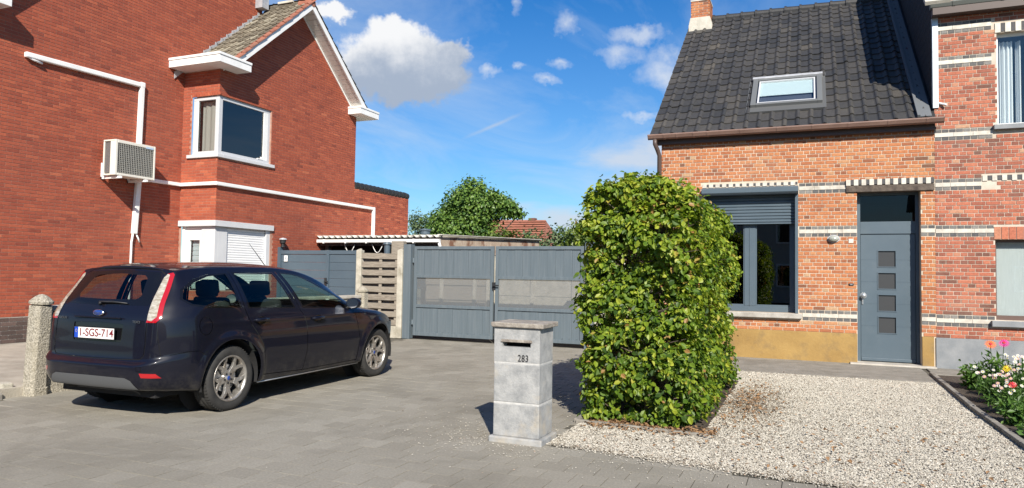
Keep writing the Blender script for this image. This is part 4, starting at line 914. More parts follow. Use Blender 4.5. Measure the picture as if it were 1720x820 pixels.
for y in (9.24, 9.80):
    b = MB(); b.box(XW+.006, X1+.06, y-.02, y+.02, Z0-.055, Z0-.012); b.box(XW+.006, XW+.04, y-.02, y+.02, Z0-.055, Z0+.25); b.build('bracket', 'white_pvc', ac_)
    b = MB(); b.tube([(X1-.02, y, Z0-.03), (X1-.02, y, Z0+.005)], .022, 8); b.build('rubber_foot', 'black_metal', ac_)
def trunk(lab, pts, w_, ends=None):
    o = thing('trunking', lab, 'trunking', pts[0], 'white pipe trunking on the red house')
    for a, b_ in zip(pts[:-1], pts[1:]):
        A, B = Vector(a), Vector(b_); lo = Vector([min(p, q) for p, q in zip(A, B)]); hi = Vector([max(p, q) for p, q in zip(A, B)]); h = w_/2
        MB().box(lo.x-h*.8, hi.x+h*.8, lo.y-h, hi.y+h, lo.z-h, hi.z+h).build('duct', 'white_pvc', o, bevel=.012)
    for p in pts[1:-1]:
        MB().box(p[0]-h*.8-.006, p[0]+h*.8+.006, p[1]-h-.006, p[1]+h+.006, p[2]-h-.006, p[2]+h+.006).build('elbow', 'white_pvc', o, bevel=.014)
    return o
xt = XW+.048
t1 = trunk('white trunking from under the tall roof down to the air conditioner', [(xt, 7.74, 4.985), (xt, 10.02, 5.045), (xt, 10.0, 3.72)], .085)
for c_o in list(t1.children): bpy.data.objects.remove(c_o)
def slant_box(o, A, B, w_, th, name='duct'):
    A, B = Vector(A), Vector(B); d = (B-A).normalized(); x = Vector((1, 0, 0)); s_ = d.cross(x).normalized()
    P = [A-s_*w_/2-x*th/2, A+s_*w_/2-x*th/2, A+s_*w_/2+x*th/2, A-s_*w_/2+x*th/2]; Q = [p+(B-A) for p in P]
    return MB().add(P+Q, [(0, 1, 2, 3), (7, 6, 5, 4), (0, 4, 5, 1), (1, 5, 6, 2), (2, 6, 7, 3), (3, 7, 4, 0)]).build(name, 'white_pvc', o, bevel=.014)
slant_box(t1, (xt, 7.72, 4.985), (xt, 10.0, 5.03), .09, .08); slant_box(t1, (xt, 10.0, 5.06), (xt, 9.98, 3.76), .088, .084); MB().box(xt-.045, xt+.045, 9.945, 10.055, 4.975, 5.09).build('elbow', 'white_pvc', t1, bevel=.02)
MB().tube([(xt, 7.75, 4.96), (xt+.01, 7.85, 4.925), (xt+.02, 8.0, 4.90)], .02, 8).build('pipe_stub', 'white_pvc', t1, smooth=True)
xg = XG+.042; z3 = 3.165
t2 = trunk('long white trunking running along the gable wall and down by the shed', [(xt, 10.06, z3), (xt, YA-.045, z3)], .075)
b = MB().box(xt, xg, YA-.085, YA-.01, z3-.037, z3+.037); b.build('duct', 'white_pvc', t2, bevel=.012)
MB().box(xg-.036, xg+.036, YA-.08, 16.76, z3-.039, z3+.036).build('duct', 'white_pvc', t2, bevel=.012); MB().box(xg-.038, xg+.038, 16.70, 16.79, 2.3, z3+.04).build('duct', 'white_pvc', t2, bevel=.016)
t3 = thing('trunking', 'white duct below the air conditioner, thinning to a bare pipe', 'trunking', (xt, 9.98, 2.1), 'white pipe trunking on the red house')
slant_box(t3, (xt, 10.0, 3.1), (xt, 9.95, 2.06), .10, .085)
MB().tube([(xt, 9.93, 2.10), (xt, 9.90, 1.9), (xt, 9.89, .12)], .022, 8).build('pipe', 'white_pvc', t3, smooth=True); MB().tube([(xt, 9.97, 2.10), (xt+.02, 10.03, 1.98), (xt+.02, 10.06, 1.9)], .016, 8).build('drain_hose', 'white_pvc', t3, smooth=True)

# ================================================================== garden wall, posts, side gate, wooden fence
gw = thing('garden_wall', 'low pebble-dash garden wall with pale coping behind the dark car', 'wall', (-7.74, 8, 0))
MB().box(-7.82, -7.67, 5.22, 11.05, -.02, .90).build('wall_body', 'pebble_concrete', gw, bevel=.01)
for i in range(6): MB().box(-7.845, -7.645, 5.22+i*.972, 5.22+(i+1)*.972-.008, .90, .955).build('coping_stone', 'threshold', gw, bevel=.01)
def concrete_post(loc, w_, h, lean, label, group=None):
    o = thing('concrete_post', label, 'post', loc, group); R3 = Matrix.Translation(loc) @ Matrix.Rotation(lean, 4, 'Y') @ Matrix.Translation(-Vector(loc))
    x, y, z = loc; b = MB(); e = .03; hw = w_/2
    oct_ = [(-hw+e, -hw), (hw-e, -hw), (hw, -hw+e), (hw, hw-e), (hw-e, hw), (-hw+e, hw), (-hw, hw-e), (-hw, -hw+e)]
    b.prism([(x+p*1.12, y+q*1.12, z-.03) for p, q in oct_], (0, 0, .12)); b.prism([(x+p, y+q, z+.07) for p, q in oct_], (0, 0, h-.07)); b.v = [tuple(R3 @ Vector(p)) for p in b.v]; b.build('shaft', 'pebble_concrete', o, bevel=.01)
    b = MB(); b.lathe([(w_*.38, 0), (w_*.62, .015), (w_*.64, .04), (w_*.5, .065), (w_*.36, .09), (w_*.18, .112), (0, .12)], (x, y, z+h), 'z', 12); b.v = [tuple(R3 @ Vector(p)) for p in b.v]; b.build('cap', 'pebble_concrete', o)
concrete_post((-7.72, 5.12, 0), .185, .97, rad(3.2), 'leaning pebbly concrete post with knob cap at the end of the garden wall')
concrete_post((-7.72, 11.18, 0), .18, 1.0, 0, 'short concrete post with knob cap where garden wall meets the wooden fence')
b = MB(); b.box(-7.93, -7.80, 4.83, 4.96, -.02, .15); tag(b.build('stone_block', 'concrete', bevel=.02), 'small weathered stone block at the foot of the leaning post', 'stone')
tag(MB().box(-8.6, -7.72, 4.68, 4.80, -.03, .06).build('kerb', 'kerb', bevel=.01), 'worn kerb stone edging the garden at the leaning post', 'kerb')
sg = thing('side_gate', 'dark blue grey aluminium side gate between red house and wooden fence', 'gate', (-10.1, 13.0, 0))
b = MB()
for x in (-11.28, -9.93, -9.16): b.box(x, x+.07, 12.96, 13.04, .05, 1.86)
for a, c2 in ((-11.21, -9.93), (-9.86, -9.16)): b.box(a, c2, 12.965, 13.035, 1.77, 1.855); b.box(a, c2, 12.965, 13.035, .06, .15)
b.build('frame', 'side_gate_paint', sg, bevel=.004)
for a, c2 in ((-11.21, -9.93), (-9.86, -9.16)):
    for i in range(9): MB().box(a+.002, c2-.002, 12.985, 13.01, .152+i*.1797, .152+(i+1)*.1797-.004).build('board', 'side_gate_paint', sg, bevel=.003)
b = MB(); b.tube([(-9.93, 12.955, 1.16), (-9.93, 12.91, 1.16), (-9.84, 12.91, 1.16)], .014, 8); b.box(-9.96, -9.90, 12.945, 12.96, 1.05, 1.24); b.build('handle', 'black_metal', sg)
b = MB().box(-11.30, -11.22, 12.95, 13.05, .05, 1.93); b.build('gate_post', 'side_gate_paint', sg)
st = MB().box(-11.105, -11.01, 12.954, 12.963, 1.60, 1.735); st = st.build('sign', 'paper', sg); MB().box(-11.088, -11.03, 12.951, 12.954, 1.64, 1.70).build('sign_print', pbr('grey_print', (.35, .36, .38), .7), st)
pl_ = thing('post_lamp', 'small round dark lamp on the side gate post by the red house', 'lamp', (-11.2, 13.0, 1.93))
MB().lathe([(0, 0), (.05, 0), (.05, .03), (.03, .04), (.03, .07), (.06, .09), (.07, .17), (0, .17)], (-11.19, 13.0, 1.93), 'z', 16).build('lamp_body', 'black_metal', pl_); MB().lathe([(.0, .0), (.09, 0), (.075, .03), (0, .05)], (-11.19, 13.0, 2.10), 'z', 16).build('lamp_hood', 'lead', pl_)
def fence_post(x, label): 
    b = MB(); b.prism([(x-.065, 12.90, 0), (x+.065, 12.90, 0), (x+.065, 13.03, 0), (x-.065, 13.03, 0)], (0, 0, 1.86)); b.prism([(x-.065, 12.90, 1.86), (x+.065, 12.90, 1.86), (x, 12.965, 1.9)], (0, .06, 0))
    return tag(b.build('fence_post', 'concrete', bevel=.012), label, 'post')
fence_post(-9.03, 'weathered concrete post between side gate and wooden fence'); fence_post(-7.99, 'pale concrete post between wooden fence and driveway gate')
def slat_fence(name, label, x0, x1, y, z0, z1, n, uprights, rngs):
    o = thing(name, label, 'fence', ((x0+x1)/2, y, 0)); r_ = random.Random(rngs); h = (z1-z0)/n
    for i in range(n):
        fr_ = i % 2 == 0; yy = y-.03 if fr_ else y+.004
        za, zb = z0+i*h+(-.004 if fr_ else .0), z0+(i+1)*h-.012; j = r_.gauss(0, .006); j2 = r_.gauss(0, .006)
        MB().add([(x0, yy, za+j), (x1, yy, za+j2), (x1, yy+.018, za+j2), (x0, yy+.018, za+j), (x0, yy-.006, zb+j), (x1, yy-.006, zb+j2), (x1, yy+.012, zb+j2), (x0, yy+.012, zb+j)], [(3, 2, 1, 0), (4, 5, 6, 7), (0, 1, 5, 4), (1, 2, 6, 5), (2, 3, 7, 6), (3, 0, 4, 7)], r_.uniform(.05, 1)).build('slat', 'wood', o)
    for ux in uprights: MB().box(ux-.03, ux+.03, y-.011, y+.003, z0+.02, z1+.01, .9).build('upright', 'wood', o)
    return o
HGT = 9
wf = thing('wooden_fence', 'silvery wooden fence panel of overlapping horizontal slats beside the gate', 'fence', (-8.5, 12.97, 0)); r_ = random.Random(4)
for i in range(9):
    za = .26+i*.1765; zb = za+.118; j, j2 = r_.gauss(0, .006), r_.gauss(0, .008); x0, x1 = -8.96, -8.055
    MB().add([(x0, 12.935, za+j), (x1, 12.935, za+j2), (x1, 12.955, za+j2), (x0, 12.955, za+j), (x0, 12.925, zb+j), (x1, 12.925, zb+j2), (x1, 12.945, zb+j2), (x0, 12.945, zb+j)], [(3, 2, 1, 0), (4, 5, 6, 7), (0, 1, 5, 4), (1, 2, 6, 5), (2, 3, 7, 6), (3, 0, 4, 7)], r_.uniform(.05, 1)).build('slat', 'wood', wf)
    if i < 8:
        MB().box(x0, x1, 13.03, 13.045, za+.10, za+.20, r_.uniform(.05, .3)).build('back_slat', 'wood', wf)
for ux in (-8.5, -8.10): MB().box(ux-.035, ux+.035, 12.956, 12.972, .24, 1.80, .99).build('upright', 'wood', wf)
MB().box(-8.965, -8.05, 12.94, 12.99, 0.0, .25).build('base_board', 'concrete', wf)

# ================================================================== driveway gate
dg = thing('driveway_gate', 'double leaf blue grey steel driveway gate with mesh middle panels', 'gate', (-5.8, 13.0, 0))
MB().box(-7.91, -7.735, 12.92, 13.09, 0, 1.985).build('gate_post', 'gate_paint', dg, bevel=.006)
MB().box(-3.92, -3.76, 12.92, 13.09, 0, 2.02).build('gate_post', 'gate_paint', dg, bevel=.006)
M['mesh_screen'] = None
m_ = bpy.data.materials.new('fine_perforated_screen'); m_.use_nodes = True; t = NT(m_.node_tree)
p = t.n('ShaderNodeBsdfPrincipled', i_Base_Color=(.165, .18, .19, 1), i_Roughness=.6); tp = t.n('ShaderNodeBsdfTransparent')
t.n('ShaderNodeOutputMaterial', i_Surface=t.n('ShaderNodeMixShader', i_0=.5, i_1=tp.outputs[0], i_2=p.outputs[0]).outputs[0]); M['mesh_screen'] = m_
for li, (x0, x1) in enumerate(((-7.68, -5.845), (-5.80, -3.955))):
    z0, z1 = .075, 1.945; lf = MB(); w_ = .065
    lf.box(x0, x0+w_, 12.975, 13.035, z0, z1).box(x1-w_, x1, 12.975, 13.035, z0, z1)
    for za, zb in ((z0, z0+.07), (.665, .725), (1.285, 1.345), (z1-.065, z1)): lf.box(x0+w_, x1-w_, 12.977, 13.033, za, zb)
    lf = lf.build('gate_leaf', 'gate_paint', dg, bevel=.004)
    n = 10
    for za, zb in ((z0+.07, .665), (1.345, z1-.065)):
        for i in range(n):
            a = x0+w_+(x1-x0-2*w_)*i/n; b_ = x0+w_+(x1-x0-2*w_)*(i+1)/n
            MB().box(a+.0015, b_-.0015, 13.0+.004*(i % 2), 13.014, za, zb).build('panel', 'gate_paint', lf)
    MB().box(x0+w_, x1-w_, 13.004, 13.010, .725, 1.285).build('mesh_panel', 'mesh_screen', lf)
    b = MB(); 
    for i in range(12): b.box(x0+w_+.03+i*(x1-x0-2*w_-.1)/11, x0+w_+.045+i*(x1-x0-2*w_-.1)/11, 12.986, 12.999, z0+.07, z0+.10)
    b.build('weld_tabs', 'gate_paint', lf)
    xh = x0-.03 if li == 0 else x1+.0
    for z in (.35, 1.65): MB().tube([(xh+.005, 12.99, z-.05), (xh+.005, 12.99, z+.05)], .022, 10).build('hinge', 'gate_paint', lf)
b = MB(); b.box(-5.86, -5.79, 12.962, 12.975, 1.06, 1.22); b.tube([(-5.83, 12.97, 1.15), (-5.83, 12.92, 1.15), (-5.70, 12.915, 1.16)], .013, 8); b.build('latch_handle', 'black_metal', dg)
# what stands right behind the mesh panels
bf = thing('wooden_fence', 'grey slatted fence seen through the mesh of the gate', 'fence', (-7.2, 14.6, 0)); r_ = random.Random(8)
for i in range(10): MB().box(-8.3, -6.62, 14.57+.03*(i % 2), 14.59+.03*(i % 2), .1+i*.17, .1+i*.17+.185, r_.uniform(.4, 1)).build('slat', 'wood', bf)
for x in (-7.85, -7.0, -6.66): MB().box(x-.04, x+.04, 14.50, 14.56, 0, 1.8, .99).build('upright', 'concrete', bf)
cw = thing('concrete_wall', 'rough concrete panel wall seen through the right mesh of the gate', 'wall', (-5.2, 14.6, 0))
for c_i in range(3):
    for r in range(4): MB().box(-6.56+c_i*.95, -5.62+c_i*.95, 14.6, 14.66, .05+r*.43, .05+r*.43+.42).build('panel', 'concrete', cw, bevel=.006)
for c_i in range(4): MB().box(-6.61+c_i*.95, -6.53+c_i*.95, 14.56, 14.7, 0, 1.8).build('upright', 'concrete', cw, bevel=.01)

pw = thing('concrete_wall', 'short concrete panel wall joining gate post and low house behind the hedge', 'wall', (-3.1, 13.05, 0))
for r in range(4): MB().box(-3.755, -2.62, 13.03, 13.08, .02+r*.45, .02+r*.45+.44).build('panel', 'concrete', pw, bevel=.006)
MB().box(-2.62, -2.515, 12.99, 13.12, 0, 1.88).build('upright', 'concrete', pw, bevel=.01)
# ================================================================== shed with corrugated roof
sd_ = thing('shed', 'lean-to shed with corrugated roof behind the gates', 'shed', (-9.5, 16, 0))
def corrugated(x0, x1, y0, y1, z0, z1, pitch=.177, amp=.026):
    n = int((x1-x0)/pitch*10); V = []; 
    for i in range(n+1):
        x = x0+(x1-x0)*i/n; h = amp*math.cos(2*math.pi*(x-x0)/pitch); V += [(x, y0, z0+h), (x, y1, z1+h), (x, y0, z0+h-.012), (x, y1, z1+h-.012)]
    F = []
    for i in range(n): a = 4*i; F += [(a, a+4, a+5, a+1), (a+2, a+3, a+7, a+6), (a, a+2, a+6, a+4)]
    return MB().add(V, F)
for i in range(4): corrugated(-11.28+i*.86, -11.28+(i+1)*.86+.03, 14.33, 21.0, 2.245+.004*(i % 2), 2.47+.004*(i % 2)).build('roof_sheet', 'corrugated', sd_, smooth=True)
b = MB(); b.prism([(-11.24, 14.27, 2.17), (-11.24, 14.27, 2.10), (-11.24, 14.33, 2.08), (-11.24, 14.38, 2.10), (-11.24, 14.38, 2.17)], (3.42, 0, 0)); b.build('gutter', 'white_pvc', sd_)
for x in (-11.05, -10.4, -9.8, -9.1, -8.5): MB().box(x, x+.025, 14.262, 14.40, 2.075, 2.175).build('gutter_bracket', 'white_pvc', sd_)
MB().tube([(-7.85, 14.33, 2.12), (-7.82, 14.36, 2.0), (-7.82, 14.40, 1.6)], .035, 10).build('downpipe', 'white_pvc', sd_, smooth=True)
MB().box(-11.24, -7.86, 14.42, 14.47, 2.02, 2.20).build('front_beam', 'old_beam', sd_)
b = MB().box(-11.2, -7.9, 14.9, 21, 1.0, 2.15); b.build('back_wall', 'black_void', sd_)
for i in range(7): MB().prism([(-7.86, 14.45+i*.93, 1.9), (-7.86, 14.45+(i+1)*.93-.006, 1.9), (-7.86, 14.45+(i+1)*.93-.006, 2.235+(i+1)*.03), (-7.86, 14.45+i*.93, 2.215+i*.03)], (-.02, 0, 0)).build('side_board', 'rust_board', sd_)
b = MB(); b.prism([(-7.90, 14.36, 2.265), (-7.78, 14.36, 2.265), (-7.78, 21.0, 2.49), (-7.90, 21.0, 2.49)], (0, 0, .02)); b.build('roof_edge_flashing', 'corrugated', sd_)
MB().box(-9.0, -8.9, 14.5, 14.6, 0, 2.05).box(-11.15, -11.05, 14.5, 14.6, 0, 2.05).build('shed_post', 'old_beam', sd_)
tag(MB().box(-8.42, -8.12, 13.25, 13.38, 0, 2.07, .5).build('timber_post', 'wood'), 'thick grey timber post standing behind the wooden fence', 'post')
tag(MB().tube([(-8.56, 13.3, 0), (-8.56, 13.3, 2.0)], .07, 14).lathe([(0, .06), (.08, .05), (.10, 0), (0, 0)], (-8.56, 13.3, 2.0), 'z', 14).build('flue_pipe', 'side_gate_paint'), 'dark metal pipe with cap behind the wooden fence', 'flue')
for x, lab in ((-10.5, 'looped white cable hanging under the shed roof near the red house'), (-9.7, 'slack white cable hanging under the shed roof near the gate post')):
    tag(MB().tube([(x+.3*i/6, 14.40, 2.06-.20*math.sin(math.pi*i/6)-.02*i/6) for i in range(7)], .009, 6).build('cable', 'white_pvc', smooth=True), lab, 'cable')
# ================================================================== the parked estate car
def text_mesh(body, size, depth=.002, bold=0.0):
    cu = bpy.data.curves.new('lettering', 'FONT'); cu.body = body; cu.size = size; cu.extrude = depth; cu.align_x = 'CENTER'; cu.align_y = 'CENTER'; cu.offset = bold
    ob = bpy.data.objects.new('lettering', cu); COL.objects.link(ob); bpy.context.view_layer.update()
    me = bpy.data.meshes.new_from_object(ob.evaluated_get(bpy.context.evaluated_depsgraph_get())); bpy.data.objects.remove(ob); bpy.data.curves.remove(cu); me.materials.clear(); return me
def pchip(x, y, q):
    x = np.asarray(x, float); y = np.asarray(y, float); h = np.diff(x); h = np.where(h == 0, 1e-9, h)
    d = np.diff(y, axis=0)/h.reshape(-1, *([1]*(y.ndim-1))); m = np.zeros_like(y); hh = h.reshape(-1, *([1]*(y.ndim-1)))
    w1 = 2*hh[1:]+hh[:-1]; w2 = hh[1:]+2*hh[:-1]; ok = d[1:]*d[:-1] > 0
    with np.errstate(all='ignore'): m[1:-1] = np.where(ok, (w1+w2)/(w1/d[:-1]+w2/d[1:]), 0)
    m[0] = d[0]; m[-1] = d[-1]; i = np.clip(np.searchsorted(x, q, 'right')-1, 0, len(x)-2)
    hi = hh[i]; t = ((q-x[i])/h[i]).reshape(-1, *([1]*(y.ndim-1)))
    return y[i]*(1+2*t)*(1-t)**2+hi*m[i]*t*(1-t)**2+y[i+1]*t*t*(3-2*t)-hi*m[i+1]*t*t*(1-t)
def crspl(x, y, q):      # Catmull-Rom (smooth, for the run round the car)
    x = np.asarray(x, float); y = np.asarray(y, float); h = np.diff(x); hh = h.reshape(-1, *([1]*(y.ndim-1))); d = np.diff(y, axis=0)/hh; m = np.zeros_like(y)
    m[1:-1] = (d[1:]*hh[:-1]+d[:-1]*hh[1:])/(hh[1:]+hh[:-1]); m[0] = d[0]; m[-1] = d[-1]
    i = np.clip(np.searchsorted(x, q, 'right')-1, 0, len(x)-2); hi = hh[i]; t = ((q-x[i])/h[i]).reshape(-1, *([1]*(y.ndim-1)))
    return y[i]*(1+2*t)*(1-t)**2+hi*m[i]*t*(1-t)**2+y[i+1]*t*t*(3-2*t)-hi*m[i+1]*t*t*(1-t)
CA = [-.50, -.36, -.1, .2, .55, 1.0, 1.35, 1.7, 2.0, 2.25, 2.45, 2.7, 2.98, 3.20, 3.36]
CZ = [1.405, 1.428, 1.447, 1.460, 1.468, 1.460, 1.425, 1.335, 1.185, 1.045, .965, .93, .87, .81, .745]       # centre line
RX = [.585, .60, .605, .60, .595, .595, .61, .645, .685, .725, .745, .735, .70, .65, .585]                     # cant rail / bonnet edge
RZ_ = [1.362, 1.378, 1.398, 1.408, 1.412, 1.402, 1.358, 1.245, 1.085, .955, .915, .885, .83, .775, .715]
BZ = [1.02, 1.02, 1.012, 1.00, .99, .972, .955, .938, .92, .905, .885, .86, .805, .75, .69]                    # belt line
def crown(i, x): return CZ[i]-(CZ[i]-RZ_[i])*(abs(x)/RX[i])**2.4
cols = []
def rearcol(x, da, s):
    return [(x*.92, -.80+da, .27), (x*.98, -.90+da, .295), (x, -.945+da, .42), (x, -.95+da, .505), (x*.985, -.885+da*.9, .552), (x*.97, -.868+da*.85, .70), (x*.955, -.848+da*.8, .90), (x*.93, -.80+da*.75, 1.02), (x*.84, -.665+da*.6, 1.21)]
for x, da, x9 in ((0, 0, 0), (.20, .004, .15), (.38, .012, .28), (.56, .035, .40)):
    cols.append(rearcol(x, da, 0)+[(x9, -.50, crown(0, x9))])
cols.append([(.58, -.725, .262), (.64, -.80, .29), (.675, -.85, .41), (.675, -.855, .525), (.665, -.82, .572), (.66, -.815, .72), (.655, -.80, .90), (.628, -.752, 1.02), (.562, -.622, 1.21), (.50, -.50, crown(0, .50))])
cols.append([(.64, -.65, .255), (.715, -.71, .288), (.752, -.75, .41), (.757, -.755, .545), (.748, -.735, .598), (.748, -.735, .73), (.735, -.725, .90), (.708, -.685, 1.02), (.648, -.575, 1.21), (.585, -.50, RZ_[0])])
cols.append([(.69, -.50, .25), (.80, -.54, .27), (.845, -.56, .41), (.855, -.565, .555), (.852, -.56, .62), (.85, -.56, .74), (.838, -.555, .90), (.808, -.53, 1.02), (.722, -.44, 1.21), (.600, -.36, RZ_[1])])
WX = {0: .74, 1: .845, 2: .884, 3: .905, 4: .912, 5: .915, 6: .902}
for i in range(2, len(CA)):
    a = CA[i]; f = 1.0 if a < 2.3 else max(.55, 1-.30*((a-2.3)/1.06)**2.6); bz = BZ[i]; k_ = .965 if a < -.05 else 1
    zz = [.215, .235, .36, .50, .585, .70, min(.86, bz-.07)]
    col = [(WX[j]*f*k_, a, zz[j]) for j in range(7)]
    bx = .862*f if a < 2.2 else .862*f
    col.append((max(bx, RX[i]+.02), a, bz))
    mx = (bx*.42+RX[i]*.58)+.035*(a < 2.2); mz = bz*.44+RZ_[i]*.56
    col.append((max(mx, RX[i]+.008), a, mz)); col.append((RX[i], a, RZ_[i])); cols.append(col)
for x, da in ((.46, .10), (.30, .16), (.15, .19), (0, .20)):
    ii = len(CA)-1; col = []
    for j in range(9): p = cols[6+len(CA)-2-0][j] if False else cols[len(cols)-1][j]; col.append((x*(1.0 if j < 7 else .97), 3.36+da*(1.25-abs(j-3.5)*.14), p[2]))
    col.append((x, 3.36, crown(ii, x))); cols.append(col)
P = np.array(cols)                       # (columns, 10, 3)
cu_ = np.concatenate([[0], np.cumsum(np.linalg.norm(np.diff(P[:, 3:8], axis=0), axis=2).mean(1))])
NU, NJ = 230, 78
uq = np.linspace(0, cu_[-1], NU); uq[-1] -= 1e-6
G = crspl(cu_, P, uq); G[0, :, 0] = 0; G[-1, :, 0] = 0
tj = np.array([0, .6, 1.7, 2.9, 3.35, 4.6, 6.0, 7.1, 8.9, 10.6]); jq = np.linspace(0, 10.6, NJ); jq[-1] -= 1e-6
S = np.stack([pchip(tj, G[i], jq) for i in range(NU)])     # (NU, NJ, 3)
# wheel-arch flare, door waist crease
for wa in (0.0, 2.64):
    d = np.hypot(S[..., 1]-wa, S[..., 2]-.31); w_ = np.clip(np.where(d < .40, 1-(.40-d)/.06, 1-(d-.40)/.10), 0, 1); w_ = w_*w_*(3-2*w_)
    S[..., 0] += .022*w_*(S[..., 0] > .5)*(S[..., 2] > .2)
crease = np.exp(-((S[..., 2]-.865)/.018)**2)*.006*((S[..., 1] > -.4) & (S[..., 1] < 2.3) & (S[..., 0] > .6)); S[..., 0] += crease
V = []; Fq = []
V = list(map(tuple, S.reshape(-1, 3)))
for i in range(NU-1):
    for j in range(NJ-1): a = i*NJ+j; Fq.append((a, a+NJ, a+NJ+1, a+1))
# top cap: roof, windscreen, bonnet between the two cant rails
i0 = int(np.argmin(np.abs(uq-cu_[5]))); i1 = int(np.argmin(np.abs(uq-cu_[len(cols)-5])))
rail = S[:, -1]
NT_ = 16; top = []
caz = lambda a: float(pchip(CA, CZ, np.array([min(max(a, CA[0]), CA[-1])]))[0])
base = len(V); prev = None
for i in range(i0, i1+1):
    x9, a9, z9 = rail[i]; c0 = caz(a9); row = [i*NJ+NJ-1]
    for k in range(1, NT_+1):
        x = x9*(1-k/NT_); V.append((x, a9, c0-(c0-z9)*(x/x9)**2.4)); row.append(len(V)-1)
    if prev: 
        for k in range(NT_): Fq.append((prev[k], row[k], row[k+1], prev[k+1]))
    prev = row
V = np.array(V); Fq = np.array(Fq)
T3 = np.concatenate([Fq[:, [0, 1, 2]], Fq[:, [0, 2, 3]]])
# vertex normals
nrm = np.zeros_like(V); fn = np.cross(V[T3[:, 1]]-V[T3[:, 0]], V[T3[:, 2]]-V[T3[:, 0]])
for k in range(3): np.add.at(nrm, T3[:, k], fn)
nrm /= np.linalg.norm(nrm, axis=1, keepdims=True)+1e-12
cen = V[T3].mean(1); 
if (nrm[:, 0]*(V[:, 0] > .3)).sum() < 0: nrm = -nrm; T3 = T3[:, ::-1]
DATA = np.concatenate([V, nrm], 1)
tris = [DATA[t] for t in T3]                       # list of (3,6) polygons
def clip_half(poly, p, q, pr_):
    """split a polygon (n,6) by the line p->q in projection pr_: (left part, right part)"""
    n = (-(q[1]-p[1]), q[0]-p[0]); d = (poly[:, pr_[0]]-p[0])*n[0]+(poly[:, pr_[1]]-p[1])*n[1]
    if (d >= -1e-9).all(): return poly, None
    if (d <= 1e-9).all(): return None, poly
    L, R = [], []; m = len(poly)
    for i in range(m):
        a, b, da, db = poly[i], poly[(i+1) % m], d[i], d[(i+1) % m]
        if da >= 0: L.append(a)
        if da <= 0: R.append(a)
        if da*db < 0: c = a+(b-a)*(da/(da-db)); L.append(c); R.append(c)
    return (np.array(L) if len(L) > 2 else None), (np.array(R) if len(R) > 2 else None)
def take(polys, shape, pr_, sel):
    """cut the convex shape (counter-clockwise list) out of polys; returns (inside, rest)"""
    area = sum(shape[i][0]*shape[(i+1) % len(shape)][1]-shape[(i+1) % len(shape)][0]*shape[i][1] for i in range(len(shape)))
    if area < 0: shape = shape[::-1]
    lo = np.min(shape, 0); hi = np.max(shape, 0); ins, out = [], []
    for poly in polys:
        u, v = poly[:, pr_[0]], poly[:, pr_[1]]
        if u.max() < lo[0] or u.min() > hi[0] or v.max() < lo[1] or v.min() > hi[1] or not sel(poly): out.append(poly); continue
        cur = poly
        for i in range(len(shape)):
            cur, o = clip_half(cur, shape[i], shape[(i+1) % len(shape)], pr_)
            if o is not None: out.append(o)
            if cur is None: break
        if cur is not None: ins.append(cur)
    return ins, out
SIDE, REAR, TOPP = (1, 2), (0, 2), (1, 0)
s_sel = lambda p: p[:, 3].mean() > .45 and p[:, 1].mean() > -.72
r_sel = lambda p: p[:, 1].mean() < -.36 and p[:, 0].mean() < .80 and p[:, 4].mean() < .05 and p[:, 5].mean() < .8
def stroke(pts, w_=.007):
    out = []
    for a, b in zip(pts[:-1], pts[1:]):
        a, b = np.array(a, float), np.array(b, float); d = (b-a)/np.linalg.norm(b-a); n = np.array([-d[1], d[0]])*w_/2; e = d*w_*.3
        out.append([tuple(a-e+n), tuple(a-e-n), tuple(b+e-n), tuple(b+e+n)])
    return out
PART = {}
def grab(name, shapes, pr_, sel):
    global tris
    for sh in shapes:
        i_, tris = take(tris, sh, pr_, sel); PART.setdefault(name, []).extend(i_)
circ = lambda a, z, r, n=36: [(a+r*math.cos(2*math.pi*k/n), z+r*math.sin(2*math.pi*k/n)) for k in range(n)]
grab('_gone', [circ(0, .325, .378), circ(2.64, .325, .378)], SIDE, lambda p: p[:, 0].mean() > .4 and abs(p[:, 3].mean()) > .2)
# side glass: black surround first, glass inside it
QW = [(-.575, 1.10), (-.50, 1.045), (-.36, 1.018), (.12, 1.0), (.115, 1.35), (-.15, 1.335), (-.36, 1.285), (-.53, 1.19)]
RW = [(.215, .995), (.955, .968), (.82, 1.358), (.185, 1.358)]
FW = [(1.08, .965), (1.95, .932), (2.02, .945), (1.80, 1.085), (1.50, 1.245), (1.25, 1.33), (1.1, 1.352), (.93, 1.36)]
def shrink(sh, k): c = np.mean(sh, 0); return [tuple(np.array(p)+(c-np.array(p))/np.linalg.norm(c-np.array(p))*k) for p in sh]
for nm, sh in (('quarter_glass', QW), ('rear_door_glass', RW), ('front_door_glass', FW)):
    ins, tris = take(tris, sh, SIDE, s_sel); gl, su_ = take(ins, shrink(sh, .028), SIDE, s_sel); PART[nm] = gl; PART[nm+'_seal'] = su_
